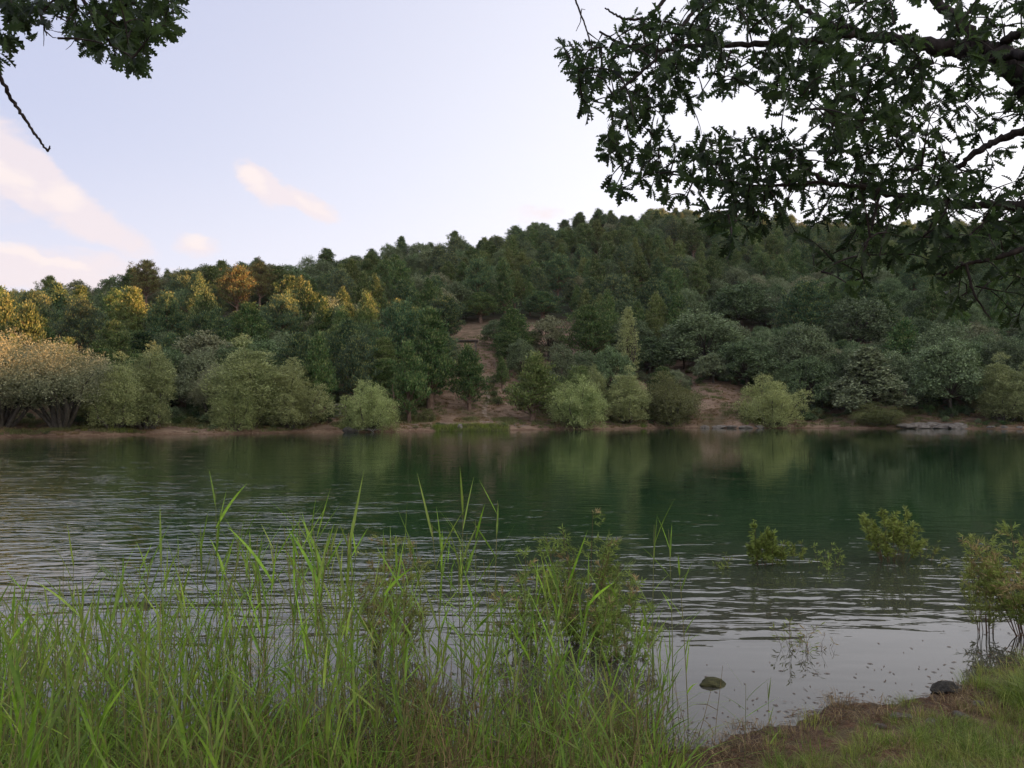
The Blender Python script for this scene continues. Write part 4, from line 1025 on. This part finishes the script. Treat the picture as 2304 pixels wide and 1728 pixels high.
# ------------------------------------------------------------------ grass, litter and stones of the near bank at the right
V, F = blades(70, .17, .13, .0045, .9, 3, .5, .2); t0 = source('grass_tuft', mesh_from('grass_tuft', V, F, M['grass']))
V, F = blades(60, .30, .12, .0050, 1.2, 4, .3, .45); t1 = source('long_tuft', mesh_from('long_tuft', V, F, M['grass']))
V, F = blades(46, .12, .13, .0045, 1.6, 3, .3, .5); t2 = source('straw_tuft', mesh_from('straw_tuft', V, F, M['straw']))
g = Geo()
for _ in range(34):
    p = np.array([rng.normal()*.13, rng.normal()*.13, .008]); d = rdir(1)[0]; d[2] *= .1; g.add(*tube([p, p+d*.05+[0, 0, .004], p+d*rng.uniform(.06, .14)], [.0018, .0022, .001], 3))
t3 = source('litter', g.mesh('litter', M['twig']))
it = []
for _ in range(9000):
    y = rng.uniform(2.2, 8.6); a_ = rng.uniform(-.72, .78); x = a_*y
    dn = float(shore_near(np.array([x]))[0])-y
    if dn < -.12: continue
    if x < .2 and rng.random() < .75: continue
    nz = float(sines(x, y, 1.1, 51)); z = hz(x, y); lush = float(np.clip((dn-.42-.42*nz-.5*max(0, 1.7-x))*2.2, 0, 1))
    if x > 4.0: lush = min(1, lush+.5)
    u_ = rng.random()
    if x > .3 and u_ < lush*.66: w_ = 1 if rng.random() < .40 else 0; s_ = rng.uniform(.35, .85)*(.6+.4*lush)
    elif u_ < .9 and rng.random() < (.62 if lush < .3 else .40): w_ = 3 if rng.random() < .6 else 2; s_ = rng.uniform(.5, 1.1)
    elif rng.random() < .06 and dn > .05: w_ = 0; s_ = rng.uniform(.4, .9)
    else: continue
    it.append((w_, (x, y, z-.008), (rng.normal()*.1, rng.normal()*.1, rng.random()*6.28), (s_, s_, s_*rng.uniform(.7, 1.2))))
for _ in range(160):     # the lush clump at the right edge
    x = rng.normal(4.5, .35); y = rng.normal(6.1, .3); s_ = rng.uniform(.6, 1.25); it.append((1 if rng.random() < .7 else 0, (x, y, hz(x, y)-.01), (0, rng.normal()*.2, rng.random()*6.28), (s_, s_, s_)))
stuff('bank_grass', [t0, t1, t2, t3], it, 'yellow green grass, straw and brown litter covering the near bank at the right', 'grass')
# small bits floating in the shallows
g = Geo()
for _ in range(190):
    x = rng.uniform(.3, 5.5); y = float(shore_near(np.array([x]))[0])+abs(rng.normal())*.45+.5*(rng.random() < .25)*rng.random(); p = np.array([x, y, .003]); a_ = rng.random()*3.14; L = rng.uniform(.006, .028)
    d = np.array([math.cos(a_), math.sin(a_), 0])*L; g.add(*tube([p-d, p+[0, 0, .002], p+d], [.001, .0035, .001], 4))
tag(obj('floating_litter', g.mesh('floating_litter', M['twig'])), 'scattered leaf and twig bits floating in the calm shallows', 'floating litter', kind='stuff')
p_ = at(1542*K, 1474*K, 6.8); rock('rock', p_[0], 6.85, -.015, .16, .12, .065, 101, 'mossrock', 'mossy stone half sunk in the shallows, ringed by calm water')
p_ = at(2022*K, 1478*K, 6.75); rock('rock', p_[0], 6.62 , .03, .13, .08, .075, 102, 'darkrock', 'dark wedge-shaped stone lying on the muddy edge at the right', rz=.3)
for k, (xD, yD, s_) in enumerate(((1935, 1525, .06), (2000, 1540, .045), (2060, 1530, .05), (1890, 1545, .035), (2100, 1500, .05), (1480, 1600, .03))):
    y = 768*(CAMH-.1)/(yD*K-411); x = (xD*K-512)/768*y; rock('stone', x, y, hz(x, y)+s_*.2, s_*1.4, s_, s_*.6, 110+k, 'rock', 'small pale stone lying in the brown litter of the muddy edge', 'small stones on the muddy edge', rz=k)

# ------------------------------------------------------------------ feathery shrubs and sprouts standing in the water
def feathery(nm, x, y, H, Wd, nst, label, cat='shrub', dens=1.0, tan=.12, leafy=.0, mat='tam', low=.25, base_z=None):
    z = min(hz(x, y), 0) if base_z is None else base_z
    z = max(z, -.35)
    root = bpy.data.objects.new(nm, None); C.objects.link(root); root.location = (x, y, z); tag(root, label, cat)
    sg, lg, fg = Geo(), Geo(), Geo(); H = H-z
    for s_ in range(nst):
        a_ = rng.random()*6.28; rr = Wd*.5*math.sqrt(rng.random()); h_ = H*(1-.42*(rr/(Wd*.5))**2)*rng.uniform(.72, 1.0)
        d = np.array([math.cos(a_), math.sin(a_), 0]); n = 10; t = np.linspace(0, 1, n)[:, None]
        Q = d*(.06+rr*t**1.3)+np.array([0, 0, 1.])*h_*t+np.cumsum(rng.normal(size=(n, 3))*.008, 0)
        sg.add(*tube(Q, np.linspace(.006, .0015, n)*(H/1.5)**.5, 4))
        for b_ in range(int(15*dens)):
            f = low+(1-low)*rng.random()**.8; p = np.array([np.interp(f, t[:, 0], Q[:, i_]) for i_ in range(3)])
            dd = unit((rdir(1)[0]*[1, 1, .5]+np.array([0, 0, .55])+d*.3)[None])[0]; L = rng.uniform(.09, .24)*(1.15-.5*f)*(H/1.5)**.6*(.5 if leafy > 0 else 1)
            q = p+dd*L; (lg if leafy == 0 else sg).add(*tube([p, (p+q)/2, q], [.0016, .0013, .0007], 3))
            nn = 20 if leafy == 0 else int(14*min(1, leafy*1.6)); u_ = rng.random(nn)[:, None]; P = p+(q-p)*u_; T = unit(dd+rdir(nn)*.9)
            G_ = fg if (rng.random() < tan and f > .45) else lg
            sz = (.045+.03*rng.random(nn))*(1+.35*leafy)
            G_.add(*rhombs(P, T, rdir(nn), sz, sz*(.15+.12*leafy)))
    obj('stems', sg.mesh('stems', M['twig'], True), root)
    if lg.n: obj('foliage', lg.mesh('foliage', M[mat]), root)
    if fg.n: obj('flower_spikes', fg.mesh('flower_spikes', M['tamtan']), root)
    return root
feathery('feathery_shrub', at(1262*K, 400, 8.1)[0], 8.1, 1.50, .85, 24, 'tallest feathery shrub with tan tips, standing in the water right of centre', dens=1.15)
feathery('feathery_shrub', at(1138*K, 400, 7.8)[0], 7.8, 1.38, .55, 14, 'feathery shrub with reddish tips beside the tallest feathery one', dens=1.1, tan=.15)
feathery('feathery_shrub', at(1340*K, 400, 7.5)[0], 7.5, .90, .55, 12, 'low drooping feathery shrub at the right foot of the tallest one', dens=1.0, tan=.12)
feathery('feathery_shrub', at(852*K, 400, 7.6)[0], 7.6, 1.36, .50, 14, 'thin feathery shrub with dry tips showing behind the reeds left of centre', dens=1.2, tan=.2)
feathery('feathery_shrub', at(2205*K, 400, 8.2)[0], 8.2, 1.30, 1.1, 26, 'feathery shrub with faded pinkish tops at the right edge of the photo', dens=1.15, tan=.38)
feathery('feathery_shrub', at(2120*K, 400, 8.4)[0], 8.4, 1.05, .45, 10, 'small feathery shrub at the left side of the faded one by the right edge', dens=1.1, tan=.1)
feathery('sprout_clump', at(1920*K, 400, 12.4)[0], 12.4, .90, .95, 26, 'dense rounded green clump of shoots on reddish stems, far out in the water', 'water plant', dens=.75, tan=0, leafy=.8, low=.62)
feathery('sprout_clump', at(1640*K, 400, 12.1)[0], 12.1, .88, .26, 7, 'upright leafy sprout with a side shoot, left of the other sprouts in the water', 'water plant', dens=.9, tan=0, leafy=.8, low=.5)
feathery('sprout_clump', at(1672*K, 400, 12.1)[0], 12.1, .70, .20, 5, 'second leafy sprout, close to the right of the upright one with a side shoot', 'water plant', dens=.9, tan=0, leafy=.8, low=.5)
feathery('sprout_clump', at(1715*K, 400, 12.1)[0], 12.1, .66, .40, 3, 'nearly bare slanting twig right of the two leafy sprouts', 'water plant', dens=.5, tan=0, leafy=.6, low=.6)
feathery('sprout_clump', at(1560*K, 400, 11.9)[0], 11.9, .42, .25, 4, 'short bare sprout, leftmost of the row standing far out in the water', 'water plant', dens=.4, tan=0, leafy=.3, low=.5)
feathery('sprout_clump', at(1782*K, 400, 11.9)[0], 11.9, .50, .60, 8, 'low brownish bare twigs between the leafy sprouts and the dense rounded clump', 'water plant', dens=.4, tan=0, leafy=.3, low=.5)
feathery('sprout_clump', at(1985*K, 400, 12.3)[0], 12.3, .55, .7, 6, 'sparse thin twigs to the right of the dense rounded clump', 'water plant', dens=.4, tan=0, leafy=.3, low=.6)
feathery('sprout_clump', at(1712*K, 400, 7.9)[0], 7.9, .42, .34, 6, 'dark bare twigs rising from the calm shallows, left one of the near pair', 'water plant', dens=.5, tan=0, leafy=.12, low=.4)
feathery('sprout_clump', at(1752*K, 400, 7.8)[0], 7.8, .34, .24, 6, 'reddish twigs rising from the calm shallows, right one of the near pair', 'water plant', dens=.6, tan=.5, leafy=.12, low=.3)

# ------------------------------------------------------------------ evening haze over the valley
hm = bpy.data.materials.new('haze'); hm.use_nodes = True; hm.node_tree.nodes.clear(); b = NB(hm.node_tree)
pv = b.n('ShaderNodeVolumePrincipled'); pv.inputs['Color'].default_value = (.86, .88, .95, 1); pv.inputs['Density'].default_value = .00006; pv.inputs['Anisotropy'].default_value = .2
o_ = b.n('ShaderNodeOutputMaterial'); b.t.links.new(pv.outputs[0], o_.inputs['Volume'])
g = Geo(); box(g, (0, 0, 75), (3400, 3400, 210)); V, F, _ = g.arrays()
ho = obj('haze', mesh_from('haze', V, F, hm)); tag(ho, kind='stuff', label='thin pale evening haze filling the valley air', cat='haze')
